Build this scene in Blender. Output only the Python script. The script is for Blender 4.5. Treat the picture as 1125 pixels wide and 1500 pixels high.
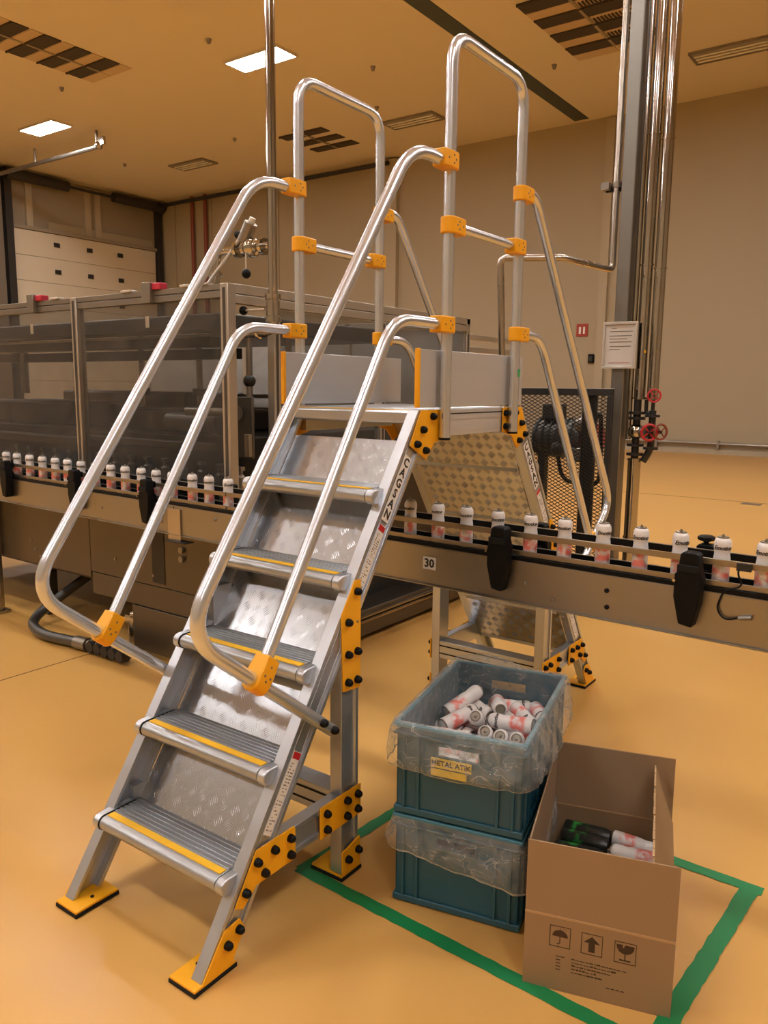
import bpy, math, random
from mathutils import Vector, Matrix
# ---------------------------------------------------------------- scene, camera, world
for o in list(bpy.data.objects): bpy.data.objects.remove(o)
SC = bpy.context.scene
COL = SC.collection
PI = math.pi
CAM_POS = Vector((1.7658, -1.3635, 1.5778)); YAW, TILT, ROLL, FPX = 0.6222, 0.1579, 0.0101, 1155.86
cam = bpy.data.cameras.new('camera'); camo = bpy.data.objects.new('camera', cam); COL.objects.link(camo)
cam.sensor_fit = 'HORIZONTAL'; cam.sensor_width = 36; cam.lens = 36*FPX/1125; cam.clip_start = .05; cam.clip_end = 200
fw = Vector((-math.sin(YAW)*math.cos(TILT), math.cos(YAW)*math.cos(TILT), -math.sin(TILT)))
rt = Vector((math.cos(YAW), math.sin(YAW), 0)); up = rt.cross(fw)
r2 = rt*math.cos(ROLL)+up*math.sin(ROLL); u2 = -rt*math.sin(ROLL)+up*math.cos(ROLL)
camo.matrix_world = Matrix(((r2.x, u2.x, -fw.x, CAM_POS.x), (r2.y, u2.y, -fw.y, CAM_POS.y), (r2.z, u2.z, -fw.z, CAM_POS.z), (0, 0, 0, 1)))
SC.camera = camo
world = bpy.data.worlds.new('world'); SC.world = world; world.use_nodes = True
world.node_tree.nodes['Background'].inputs[0].default_value = (.9, .8, .65, 1)
world.node_tree.nodes['Background'].inputs[1].default_value = 0.0     # closed hall: the ceiling panels are the only light
SC.view_settings.view_transform = 'Standard'; SC.view_settings.look = 'None'
SC.view_settings.gamma = 1; SC.view_settings.use_curve_mapping = False
SC.view_settings.exposure = 0.0
LIGHT_STRENGTH = 70.0
LIGHT_COLOUR = (1.0, .985, .97)
try:
    SC.cycles.use_denoising = True
    SC.cycles.max_bounces = 10; SC.cycles.diffuse_bounces = 5; SC.cycles.transparent_max_bounces = 16
    SC.cycles.caustics_reflective = False; SC.cycles.caustics_refractive = False
    SC.cycles.sample_clamp_indirect = 6
except Exception: pass
random.seed(7)
# ---------------------------------------------------------------- helpers
ORI = {}
def tag(o, label=None, cat=None, group=None, kind=None):
    if label: o['label'] = label
    if cat: o['category'] = cat
    if group: o['group'] = group
    if kind: o['kind'] = kind
    return o
def thing(name, label, cat, loc=(0, 0, 0), rotz=0, group=None, local=False):
    o = bpy.data.objects.new(name, None); COL.objects.link(o); o.empty_display_size = .1
    o.location = loc; o.rotation_euler = (0, 0, rotz)
    ORI[o] = Vector((0, 0, 0)) if local else Vector(loc)
    return tag(o, label, cat, group)
def copy_tree(o, parent=None):
    c = o.copy(); COL.objects.link(c); c.parent = parent
    ORI[c] = ORI.get(o, Vector())
    for ch in list(o.children): copy_tree(ch, c)
    return c
class MB:
    def __init__(s): s.v = []; s.f = []
    def add(s, v, f):
        n = len(s.v); s.v += [tuple(p) for p in v]; s.f += [tuple(i+n for i in q) for q in f]; return s
    def box(s, x0, x1, y0, y1, z0, z1):
        v = [(x, y, z) for z in (z0, z1) for y in (y0, y1) for x in (x0, x1)]
        return s.add(v, [(0, 2, 3, 1), (4, 5, 7, 6), (0, 1, 5, 4), (2, 6, 7, 3), (0, 4, 6, 2), (1, 3, 7, 5)])
    def obox(s, c, hx, hy, hz):
        c, hx, hy, hz = map(Vector, (c, hx, hy, hz))
        v = [c+hx*a+hy*b+hz*d for d in (-1, 1) for b in (-1, 1) for a in (-1, 1)]
        return s.add(v, [(0, 2, 3, 1), (4, 5, 7, 6), (0, 1, 5, 4), (2, 6, 7, 3), (0, 4, 6, 2), (1, 3, 7, 5)])
    def prism(s, poly, ax, a, b):
        def P(p, t): return (t, p[0], p[1]) if ax == 'x' else ((p[0], t, p[1]) if ax == 'y' else (p[0], p[1], t))
        n = len(poly); ar = sum(poly[i][0]*poly[(i+1) % n][1]-poly[(i+1) % n][0]*poly[i][1] for i in range(n))
        if (ar < 0) != (ax == 'y'): poly = poly[::-1]
        v = [P(p, a) for p in poly]+[P(p, b) for p in poly]
        f = [tuple(range(n))[::-1], tuple(range(n, 2*n))]+[(i, (i+1) % n, (i+1) % n+n, i+n) for i in range(n)]
        if b < a: f = [q[::-1] for q in f]
        return s.add(v, f)
    def cyl(s, p0, p1, r, n=12, r2=None, caps=True):
        p0, p1 = Vector(p0), Vector(p1); d = (p1-p0).normalized(); r2 = r if r2 is None else r2
        a = d.orthogonal().normalized(); b = d.cross(a)
        v = [p0+(a*math.cos(t)+b*math.sin(t))*r for t in [2*PI*i/n for i in range(n)]]
        v += [p1+(a*math.cos(t)+b*math.sin(t))*r2 for t in [2*PI*i/n for i in range(n)]]
        f = [(i, (i+1) % n, (i+1) % n+n, i+n) for i in range(n)]
        if caps: f += [tuple(range(n))[::-1], tuple(range(n, 2*n))]
        return s.add(v, f)
    def tube(s, pts, r, n=12, fil=.0, seg=7, caps=True):
        pts = [Vector(p) for p in pts]; path = [pts[0]]
        for i in range(1, len(pts)-1):
            p = pts[i]; a = (pts[i-1]-p); b = (pts[i+1]-p); k = min(fil, a.length*.49, b.length*.49)
            if k < 1e-4: path.append(p); continue
            A = p+a.normalized()*k; B = p+b.normalized()*k
            for j in range(seg+1):
                t = j/seg; path.append(A*(1-t)**2+p*2*t*(1-t)+B*t*t)
        path.append(pts[-1])
        m = len(path); d0 = (path[1]-path[0]).normalized(); a = d0.orthogonal().normalized(); v = []
        for i, p in enumerate(path):
            d = (path[min(i+1, m-1)]-path[max(i-1, 0)]).normalized()
            a = (a-d*a.dot(d)).normalized(); b = d.cross(a)
            v += [p+(a*math.cos(2*PI*k/n)+b*math.sin(2*PI*k/n))*r for k in range(n)]
        f = [(i*n+k, i*n+(k+1) % n, (i+1)*n+(k+1) % n, (i+1)*n+k) for i in range(m-1) for k in range(n)]
        if caps: f += [tuple(range(n))[::-1], tuple(range((m-1)*n, m*n))]
        return s.add(v, f)
    def lathe(s, prof, n=20, M=None):
        M = M or Matrix(); v = []; f = []
        for r, z in prof: v += [M @ Vector((max(r, 1e-5)*math.cos(2*PI*k/n), max(r, 1e-5)*math.sin(2*PI*k/n), z)) for k in range(n)]
        for i in range(len(prof)-1): f += [(i*n+k, i*n+(k+1) % n, (i+1)*n+(k+1) % n, (i+1)*n+k) for k in range(n)]
        f += [tuple(range(n))[::-1], tuple(range((len(prof)-1)*n, len(prof)*n))]
        return s.add(v, f)
    def ball(s, c, r, n=12, sq=(1, 1, 1)):
        c = Vector(c); M = Matrix.Translation(c) @ Matrix.Diagonal((sq[0], sq[1], sq[2], 1))
        return s.lathe([(r*math.sin(PI*i/8), -r*math.cos(PI*i/8)) for i in range(9)], n, M)
    def torus(s, c, axis, R, r, n=20, m=8):
        c = Vector(c); d = Vector(axis).normalized(); a = d.orthogonal().normalized(); b = d.cross(a); v = []
        for i in range(n):
            t = 2*PI*i/n; e = a*math.cos(t)+b*math.sin(t)
            v += [c+e*(R+r*math.cos(2*PI*k/m))+d*r*math.sin(2*PI*k/m) for k in range(m)]
        return s.add(v, [(i*m+k, ((i+1) % n)*m+k, ((i+1) % n)*m+(k+1) % m, i*m+(k+1) % m) for i in range(n) for k in range(m)])
    def mesh(s, name, off=None, ang=35):
        me = bpy.data.meshes.new(name); off = off or Vector()
        me.from_pydata([tuple(Vector(p)-off) for p in s.v], [], s.f); me.update()
        for p in me.polygons: p.use_smooth = True
        me.set_sharp_from_angle(angle=math.radians(ang))
        return me
    def build(s, name, mat, parent=None, bevel=0, kind=None, label=None, ang=35):
        off = ORI.get(parent, Vector()) if parent else Vector()
        me = s.mesh(name, off, ang); me.materials.append(mat)
        return link(name, me, parent, bevel, kind, label)
def link(name, me, parent=None, bevel=0, kind=None, label=None):
    o = bpy.data.objects.new(name, me); COL.objects.link(o)
    if parent: o.parent = parent; ORI[o] = ORI.get(parent, Vector())
    if bevel:
        b = o.modifiers.new('bevel', 'BEVEL'); b.width = bevel; b.segments = 2; b.limit_method = 'ANGLE'; b.angle_limit = math.radians(40)
    return tag(o, label, None, None, kind)
def bx(*a): return MB().box(*a)
TXT = {}
def text_mesh(s, size, depth=.0006, shear=0, space=1.0, bold=0.0, align='CENTER'):
    k = (s, size, depth, shear, space, bold, align)
    if k in TXT: return TXT[k].copy()
    c = bpy.data.curves.new('t', 'FONT'); c.body = s; c.size = size; c.extrude = depth; c.shear = shear; c.offset = bold
    c.align_x = align; c.align_y = 'CENTER'; c.space_character = space; c.resolution_u = 2
    o = bpy.data.objects.new('t', c); COL.objects.link(o)
    dg = bpy.context.evaluated_depsgraph_get(); me = bpy.data.meshes.new_from_object(o.evaluated_get(dg))
    bpy.data.objects.remove(o); TXT[k] = me; return me.copy()
def text(name, s, size, mat, parent, loc, ex, ey, **kw):
    me = text_mesh(s, size, **kw); ex = Vector(ex).normalized(); ey = Vector(ey).normalized(); ez = ex.cross(ey)
    off = ORI.get(parent, Vector()); L = Vector(loc)-off
    me.transform(Matrix(((ex.x, ey.x, ez.x, L.x), (ex.y, ey.y, ez.y, L.y), (ex.z, ey.z, ez.z, L.z), (0, 0, 0, 1))))
    me.materials.clear(); me.materials.append(mat)
    return link(name, me, parent)
# ---------------------------------------------------------------- materials
def mat(name, col, rough=.5, metal=0.0, var=0.0, vscale=6.0, bump=0.0, bscale=80.0, stretch=None, rvar=0.0, spec=.5, emit=None, estr=0, coat=0):
    m = bpy.data.materials.new(name); m.use_nodes = True; nt = m.node_tree; N = nt.nodes; L = nt.links; b = N['Principled BSDF']
    b.inputs['Base Color'].default_value = (*col, 1); b.inputs['Roughness'].default_value = rough; b.inputs['Metallic'].default_value = metal
    b.inputs['Specular IOR Level'].default_value = spec
    if coat: b.inputs['Coat Weight'].default_value = coat; b.inputs['Coat Roughness'].default_value = .15
    if emit: b.inputs['Emission Color'].default_value = (*emit, 1); b.inputs['Emission Strength'].default_value = estr
    if var or bump or rvar:
        tc = N.new('ShaderNodeTexCoord'); mp = N.new('ShaderNodeMapping'); L.new(tc.outputs['Object'], mp.inputs[0])
        if stretch: mp.inputs['Scale'].default_value = stretch
    if var or rvar:
        n = N.new('ShaderNodeTexNoise'); n.inputs['Scale'].default_value = vscale; n.inputs['Detail'].default_value = 5; L.new(mp.outputs[0], n.inputs[0])
        if var:
            mx = N.new('ShaderNodeMix'); mx.data_type = 'RGBA'
            mx.inputs[6].default_value = (*[max(0, c*(1-var)) for c in col], 1); mx.inputs[7].default_value = (*[min(1, c*(1+var)) for c in col], 1)
            L.new(n.outputs[0], mx.inputs[0]); L.new(mx.outputs[2], b.inputs['Base Color'])
        if rvar:
            mr = N.new('ShaderNodeMapRange'); mr.inputs[1].default_value = .3; mr.inputs[2].default_value = .7
            mr.inputs[3].default_value = max(.02, rough-rvar); mr.inputs[4].default_value = min(1, rough+rvar)
            L.new(n.outputs[0], mr.inputs[0]); L.new(mr.outputs[0], b.inputs['Roughness'])
    if bump:
        n2 = N.new('ShaderNodeTexNoise'); n2.inputs['Scale'].default_value = bscale; n2.inputs['Detail'].default_value = 3; L.new(mp.outputs[0], n2.inputs[0])
        bp = N.new('ShaderNodeBump'); bp.inputs['Strength'].default_value = bump; bp.inputs['Distance'].default_value = .004
        L.new(n2.outputs[0], bp.inputs['Height']); L.new(bp.outputs[0], b.inputs['Normal'])
    return m
def film(name, tint, gloss, rough, alpha, var=0.0, vscale=8.0, white=(.8, .8, .8), bump=0, crease=0):
    m = bpy.data.materials.new(name); m.use_nodes = True; nt = m.node_tree; N = nt.nodes; L = nt.links
    b = N['Principled BSDF']; b.inputs['Base Color'].default_value = (*white, 1); b.inputs['Roughness'].default_value = rough
    b.inputs['Specular IOR Level'].default_value = gloss
    tr = N.new('ShaderNodeBsdfTransparent'); tr.inputs[0].default_value = (*tint, 1)
    mx = N.new('ShaderNodeMixShader'); L.new(tr.outputs[0], mx.inputs[1]); L.new(b.outputs[0], mx.inputs[2])
    fr0 = N.new('ShaderNodeLayerWeight'); fr0.inputs[0].default_value = .5          # facing: the same from both sides of the sheet
    fp = N.new('ShaderNodeMath'); fp.operation = 'POWER'; fp.inputs[1].default_value = 4.0; L.new(fr0.outputs['Facing'], fp.inputs[0])
    fr = N.new('ShaderNodeMath'); fr.operation = 'MULTIPLY_ADD'; fr.inputs[1].default_value = .6; fr.inputs[2].default_value = .02; L.new(fp.outputs[0], fr.inputs[0])
    ad = N.new('ShaderNodeMath'); ad.operation = 'ADD'; ad.use_clamp = True; L.new(fr.outputs[0], ad.inputs[0]); ad.inputs[1].default_value = alpha
    if var:
        tc = N.new('ShaderNodeTexCoord'); n = N.new('ShaderNodeTexNoise'); n.inputs['Scale'].default_value = vscale; n.inputs['Detail'].default_value = 6; n.inputs['Distortion'].default_value = 1.5
        L.new(tc.outputs['Object'], n.inputs[0]); mr = N.new('ShaderNodeMapRange'); mr.inputs[1].default_value = .35; mr.inputs[2].default_value = .7
        mr.inputs[3].default_value = alpha; mr.inputs[4].default_value = alpha+var; L.new(n.outputs[0], mr.inputs[0]); L.new(mr.outputs[0], ad.inputs[1])
        if crease:                                       # whitish streaks painted into the film as glints along its crumple lines
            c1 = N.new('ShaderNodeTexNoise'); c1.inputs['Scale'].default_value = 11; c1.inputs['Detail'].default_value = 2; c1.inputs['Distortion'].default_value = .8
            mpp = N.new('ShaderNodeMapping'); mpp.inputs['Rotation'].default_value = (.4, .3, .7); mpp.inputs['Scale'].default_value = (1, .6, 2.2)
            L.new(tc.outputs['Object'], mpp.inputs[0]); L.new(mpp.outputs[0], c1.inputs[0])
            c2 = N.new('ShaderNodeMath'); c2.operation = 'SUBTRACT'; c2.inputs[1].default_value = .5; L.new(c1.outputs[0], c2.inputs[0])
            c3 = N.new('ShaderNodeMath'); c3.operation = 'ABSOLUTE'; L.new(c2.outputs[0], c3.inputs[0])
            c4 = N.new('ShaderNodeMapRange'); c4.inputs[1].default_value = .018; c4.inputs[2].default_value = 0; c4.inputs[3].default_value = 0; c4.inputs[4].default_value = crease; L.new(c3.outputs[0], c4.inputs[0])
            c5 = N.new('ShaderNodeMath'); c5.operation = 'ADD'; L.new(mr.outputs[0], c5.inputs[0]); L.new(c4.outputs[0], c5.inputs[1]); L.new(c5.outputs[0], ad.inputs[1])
        if bump:
            bp = N.new('ShaderNodeBump'); bp.inputs['Strength'].default_value = bump; bp.inputs['Distance'].default_value = .02
            L.new(n.outputs[0], bp.inputs['Height']); L.new(bp.outputs[0], b.inputs['Normal']); L.new(bp.outputs[0], fr0.inputs['Normal'])
    L.new(ad.outputs[0], mx.inputs[0]); L.new(mx.outputs[0], N['Material Output'].inputs[0])
    return m
M = {}
M['floor'] = mat('floor_epoxy', (.64, .352, .095), .30, 0, .06, .5, .02, 2.5, spec=.5)
M['ceiling'] = mat('ceiling_panel', (.70, .615, .48), .7, 0, .02, .5)
M['wall'] = mat('wall_panel', (.39, .33, .225), .65, 0, .03, .4)
M['wall_brown'] = mat('wall_recess', (.30, .25, .18), .7, 0, .06, 1)
M['wall_light'] = mat('wall_pilaster', (.42, .36, .255), .65)
M['cream'] = mat('door_cream', (.66, .585, .45), .5, 0, .03, 1)
M['dark_metal'] = mat('dark_metal', (.035, .032, .03), .5, .3)
M['tile_dark'] = mat('grille_dark', (.05, .036, .022), .75)
M['tile_pale'] = mat('grille_pale', (.56, .42, .27), .7)
M['stripe'] = mat('ceiling_stripe', (.05, .062, .055), .6)
M['panel_off'] = mat('unlit_panel', (.30, .26, .2), .35)
M['lamp'] = mat('lit_panel', (1, 1, 1), .5, emit=LIGHT_COLOUR, estr=LIGHT_STRENGTH)
M['alu'] = mat('brushed_aluminium', (.57, .60, .645), .33, .85, .07, 14, .05, 60, (1, 1, 1), .05)
M['rail'] = mat('tube_aluminium', (.76, .80, .86), .25, .82, .03, 9)
M['plate'] = mat('tread_plate', (.53, .55, .58), .27, 1.0, .03, 5)
M['tread'] = mat('ribbed_aluminium', (.45, .475, .50), .34, .8, .16, 5, .1, 40, (.15, 1, 1), .08)
M['toe'] = mat('anodised_board', (.65, .66, .68), .38, .55, .04, 30, stretch=(1, .05, 1))
M['yellow'] = mat('yellow_plastic', (.92, .42, .008), .42, 0, .06, 10)
M['strip'] = mat('yellow_tape', (.90, .50, .015), .55, 0, .08, 30)
M['black'] = mat('black_plastic', (.003, .003, .0034), .5, spec=.2)
M['rubber'] = mat('black_rubber', (.008, .008, .008), .7, spec=.25)
M['white'] = mat('white_label', (.80, .77, .72), .45)
M['red'] = mat('red_paint', (.50, .02, .025), .35)
M['ink'] = mat('black_ink', (.02, .018, .016), .6)
M['inkgrey'] = mat('grey_ink', (.22, .2, .18), .6)
M['steel'] = mat('stainless', (.50, .45, .385), .26, 1, .06, 5, .04, 120, (1, 1, .1), .06)
M['steel_conv'] = mat('conveyor_steel', (.35, .335, .31), .34, 1, .07, 3, .05, 200, (1, 1, .1), .08)
M['pipe'] = mat('polished_pipe', (.52, .485, .435), .10, 1, .05, 4)
M['column'] = mat('column_steel', (.25, .235, .21), .38, .8, .15, 2)
M['cab'] = mat('cabinet_steel', (.135, .118, .096), .36, .85, .12, 2, .04, 150, (1, 1, .1), .08)
M['profile'] = mat('machine_profile', (.53, .48, .40), .38, .7, .05, 6)
M['dark'] = mat('machine_dark', (.035, .033, .031), .45, .4, .2, 4)
M['darkgrey'] = mat('machine_grey', (.10, .094, .085), .40, .6, .2, 4)
M['glass'] = film('machine_glazing', (.72, .71, .69), .5, .06, .07, .09, 3.0, (.30, .29, .28))
M['backing'] = film('hazy_back_glazing', (.75, .74, .73), .5, .3, .52, .14, 2.0, (.52, .51, .49))
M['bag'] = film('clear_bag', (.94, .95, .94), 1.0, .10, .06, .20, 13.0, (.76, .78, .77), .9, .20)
M['hem'] = film('bag_hem', (.9, .9, .88), 1.0, .15, .38, .2, 30.0, (.74, .74, .70), .4)
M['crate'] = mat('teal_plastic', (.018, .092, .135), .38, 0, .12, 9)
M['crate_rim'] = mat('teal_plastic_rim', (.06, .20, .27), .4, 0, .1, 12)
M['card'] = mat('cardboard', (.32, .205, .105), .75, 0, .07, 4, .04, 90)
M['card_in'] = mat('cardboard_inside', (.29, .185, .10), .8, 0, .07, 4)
M['crease'] = mat('cardboard_crease', (.46, .29, .14), .8)
M['print'] = mat('carton_print', (.05, .024, .01), .7)
M['green'] = mat('green_tape', (.006, .20, .058), .5, 0, .08, 12)
M['yellow_label'] = mat('yellow_label', (.76, .56, .05), .5)
M['joint'] = mat('floor_joint', (.16, .085, .03), .7)
M['redpipe'] = mat('red_pipe', (.22, .05, .025), .5)
M['galv'] = mat('galvanised', (.30, .27, .23), .4, .8)
M['paper'] = mat('paper', (.66, .60, .54), .5)
M['frame_alu'] = mat('frame_aluminium', (.75, .71, .65), .3, .6)
M['signred'] = mat('sign_red', (.34, .035, .02), .5)
M['greenlab'] = mat('green_sticker', (.05, .35, .12), .5)
M['redblock'] = mat('red_switch', (.55, .03, .06), .4)
M['bed'] = mat('guide_brass', (.34, .295, .235), .33, .9)
def can_material(name, base, blotch, thr):
    m = bpy.data.materials.new(name); m.use_nodes = True; nt = m.node_tree; N = nt.nodes; L = nt.links; b = N['Principled BSDF']
    b.inputs['Roughness'].default_value = .32; b.inputs['Specular IOR Level'].default_value = .5
    tc = N.new('ShaderNodeTexCoord'); oi = N.new('ShaderNodeObjectInfo'); sx = N.new('ShaderNodeSeparateXYZ'); L.new(tc.outputs['Object'], sx.inputs[0])
    mu = N.new('ShaderNodeMath'); mu.operation = 'MULTIPLY'; mu.inputs[1].default_value = 3.0; L.new(oi.outputs['Random'], mu.inputs[0])
    ad = N.new('ShaderNodeVectorMath'); ad.operation = 'ADD'; L.new(tc.outputs['Object'], ad.inputs[0]); L.new(mu.outputs[0], ad.inputs[1])
    n = N.new('ShaderNodeTexNoise'); n.inputs['Scale'].default_value = 34; n.inputs['Detail'].default_value = 4; L.new(ad.outputs[0], n.inputs[0])
    band = N.new('ShaderNodeMapRange'); band.interpolation_type = 'SMOOTHSTEP'; band.inputs[1].default_value = .018; band.inputs[2].default_value = .034; L.new(sx.outputs[2], band.inputs[0])
    band2 = N.new('ShaderNodeMapRange'); band2.interpolation_type = 'SMOOTHSTEP'; band2.inputs[1].default_value = .084; band2.inputs[2].default_value = .066; L.new(sx.outputs[2], band2.inputs[0])
    mm = N.new('ShaderNodeMath'); mm.operation = 'MULTIPLY'; L.new(band.outputs[0], mm.inputs[0]); L.new(band2.outputs[0], mm.inputs[1])
    nr = N.new('ShaderNodeMapRange'); nr.inputs[1].default_value = thr; nr.inputs[2].default_value = thr+.16; L.new(n.outputs[0], nr.inputs[0])
    m2 = N.new('ShaderNodeMath'); m2.operation = 'MULTIPLY'; L.new(mm.outputs[0], m2.inputs[0]); L.new(nr.outputs[0], m2.inputs[1])
    mx = N.new('ShaderNodeMix'); mx.data_type = 'RGBA'; mx.inputs[6].default_value = (*base, 1); mx.inputs[7].default_value = (*blotch, 1)
    L.new(m2.outputs[0], mx.inputs[0]); L.new(mx.outputs[2], b.inputs['Base Color'])
    return m
M['can'] = can_material('can_white_pink', (.80, .77, .76), (.82, .22, .19), .40)
M['can_black'] = can_material('can_black_green', (.012, .014, .013), (.03, .26, .05), .46)
# ---------------------------------------------------------------- the hall
XL, XR, YN, YF, ZC = -23.8, 13.5, -12.0, 19.3, 8.4
tag(bx(XL-.3, XR+.3, YN-.3, YF+.3, -.2, 0).build('floor', M['floor']), 'glossy ochre epoxy floor of the production hall', kind='structure')
fl = bpy.data.objects['floor']
bx(-2.25, -2.242, -6, 1.32, 0, .0012).build('joint', M['joint'], fl)
bx(-12, 6, 10.68, 10.70, 0, .0015).build('joint', M['joint'], fl)
bx(-12, 6, 5.16, 5.172, 0, .0015).build('joint', M['joint'], fl)
bx(-.56, -.30, 10.42, 10.62, 0, .002).build('drain_cover', M['galv'], fl)
tag(bx(XL-.3, XR+.3, YN-.3, YF+.3, ZC, ZC+.2).build('ceiling', M['ceiling']), 'smooth sand coloured ceiling of the hall', kind='structure')
ce = bpy.data.objects['ceiling']
bx(-6.98, -6.60, 2, 19.1, ZC-.012, ZC).build('dark_strip', M['stripe'], ce)
tag(bx(XL, XR, YF, YF+.3, 0, ZC).build('wall_back', M['wall']), 'plain beige far wall', kind='structure')
tag(bx(XL-.3, XL, YN, YF+.3, 0, ZC).build('wall_left', M['wall_brown']), 'brown wall with the loading door', kind='structure')
tag(bx(XR, XR+.3, YN, YF+.3, 0, ZC).build('wall_right', M['wall']), 'beige wall right of the picture', kind='structure')
tag(bx(XL-.3, XR+.3, YN-.3, YN, 0, ZC).build('wall_near', M['wall']), 'beige wall behind the camera', kind='structure')
wb = bpy.data.objects['wall_back']; wl = bpy.data.objects['wall_left']
bx(-13.1, -12.6, YF-.16, YF, 0, ZC-.05).build('pilaster', M['wall_light'], wb)
bx(-6.15, -5.93, YF-.10, YF, 0, ZC-.05).build('pilaster', M['wall_light'], wb)
for x in (-22.9, -20.9, -17.6): bx(x, x+.03, YF-.02, YF, 0, ZC-.05).build('panel_joint', M['wall_brown'], wb)
tag(bx(XL, XR, YF-.05, YF, 0, .12).build('baseboard_back', M['wall_light']), 'low pale skirting of the far wall', kind='structure')
t = thing('wall_conduit', 'thin dark conduit running along the foot of the far wall', 'conduit', (-2, YF-.1, .25))
MB().cyl((-6, YF-.1, .26), (8, YF-.1, .26), .035, 8).build('tube', M['galv'], t)
for x in (-4.4, -2.9, -1.7): bx(x-.03, x+.03, YF-.14, YF-.05, .14, .34).build('clip', M['galv'], t)
# loading door on the left wall
d = tag(thing('door_1', 'cream sectional loading door under a brown lintel', None, (XL+.05, 16.1, 0)), kind='structure')
for i in range(8): bx(XL, XL+.08, 13.28, 18.98, .02+i*.82, .02+i*.82+.812).build('panel', M['cream'], d, .01)
for z in (5.33, 6.22, 4.4):
    for y in (14.83, 16.1, 17.37): bx(XL+.08, XL+.13, y-.10, y+.10, z-.07, z+.07).build('hinge', M['dark_metal'], d)
bx(XL, XL+.14, 13.1, 19.1, 6.585, 6.70).build('lintel', M['wall_brown'], d)
bx(XL, XL+.25, 13.0, 13.24, 0, 8.35).build('track', M['dark_metal'], d)
bx(XL, XL+.25, 19.02, 19.2, 0, 8.35).build('track', M['dark_metal'], d)
for y0, y1 in ((13.0, 15.2), (17.0, 19.2)): MB().cyl((XL+.35, y0, 8.16), (XL+.35, y1, 8.16), .17, 14).build('spring_drum', M['dark_metal'], d)
MB().cyl((XL+.35, 15.2, 8.16), (XL+.35, 17.0, 8.16), .05, 8).build('shaft', M['dark_metal'], d)
for y in (13.8, 16.0, 16.4): bx(XL, XL+.1, y, y+.22, 6.7, 8.3).build('wall_stud', M['wall_light'], d)
bx(XL, XL+.05, 14.6, 18.9, 6.7, 6.95).build('sill_board', M['wall'], d)
bx(XL, XL+.30, 12.2, 12.85, 0, 8.0).build('side_track', M['galv'], d)
# wall pipes and ceiling fittings
tag(MB().tube([(-23.4, 18.98, 8.2), (-12.8, 18.98, 8.2)], .07, 8).build('ceiling_pipe', M['dark_metal']), 'dark horizontal pipe just under the ceiling on far wall', 'pipe')
for x, w in ((-21.8, 'left'), (-21.1, 'right')):
    tag(MB().cyl((x, YF-.12, .0), (x, YF-.12, ZC-.02), .07, 10).build('riser_pipe', M['redpipe']), '%s one of the two dull red riser pipes on far wall' % w, 'pipe', 'red riser pipes')
t = thing('hanging_pipe', 'grey pipe hung from the ceiling before the loading door', 'pipe', (-20, 12.6, 7.97))
MB().tube([(-23.6, 12.6, 7.97), (-18.0, 12.6, 7.97)], .06, 10).build('tube', M['galv'], t)
for x in (-21.07, -18.05): MB().cyl((x, 12.6, 7.97), (x, 12.6, ZC), .035, 8).build('hanger', M['galv'], t)
MB().ball((-17.95, 12.6, 8.0), .11, 10).build('end_fitting', M['pipe'], t)
bx(-17.98, -17.7, 12.56, 12.64, 8.0, 8.2).build('nozzle', M['pipe'], t)
for i, (x, y) in enumerate([(-11.1, 10.4), (-15.95, 10.24), (-15.4, 15.2), (-9.2, 13.35), (-10.6, 15.4), (-5.94, 15.46), (-20.2, 15.1)]):
    w = ['left of the nearer lit panel', 'beside the near checkered grille', 'left of the small three row grille', 'above the left guard rail arch', 'near the unlit panel between the guard rails', 'beyond the dark ceiling strip', 'above the loading door'][i]
    o = MB().cyl((0, 0, ZC-.09), (0, 0, ZC), .03, 8, .06).build('sprinkler_head', M['galv']); o.location = (x, y, 0)
    tag(o, 'small ceiling sprinkler head '+w, 'sprinkler', 'ceiling sprinkler heads')
# light panels
def panel(x, y, lit, label, group):
    t = thing('ceiling_light', label, 'light', (x, y, ZC), 0, group)
    m = MB()
    for a in ((-.78, .78, -.33, -.29), (-.78, .78, .29, .33), (-.78, -.74, -.29, .29), (.74, .78, -.29, .29)): m.box(x+a[0], x+a[1], y+a[2], y+a[3], ZC-.05, ZC)
    m.build('frame', M['frame_alu'] if lit else M['galv'], t)
    bx(x-.74, x+.74, y-.29, y+.29, ZC-.04, ZC-.02).build('diffuser', M['lamp'] if lit else M['panel_off'], t)
    if not lit:
        for yy in (-.15, .0, .15): MB().cyl((x-.7, y+yy, ZC-.055), (x+.7, y+yy, ZC-.055), .018, 8).build('tube', M['white'], t)
panel(-10.9, 11.65, 1, 'lit ceiling panel partly behind the thin steel pole', 'lit ceiling panels')
panel(-18.95, 11.65, 1, 'lit ceiling panel at the left picture edge above loading door', 'lit ceiling panels')
panel(-10.4, 16.7, 0, 'unlit ceiling panel seen between the two guard rail arches', 'unlit ceiling panels')
panel(-18.4, 16.3, 0, 'unlit small looking ceiling panel near the hall corner', 'unlit ceiling panels')
panel(-2.65, 16.75, 0, 'unlit ceiling panel right of the steel column', 'unlit ceiling panels')
for x in (-18.95, -10.9, -2.75, 5.4):
    for y in (-8.5, -3.4, 1.6, 6.6, 11.65):
        if y == 11.65 and x < -5: continue
        panel(x, y, 1, 'lit ceiling panel beyond the picture frame', 'lit ceiling panels out of view')
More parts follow.
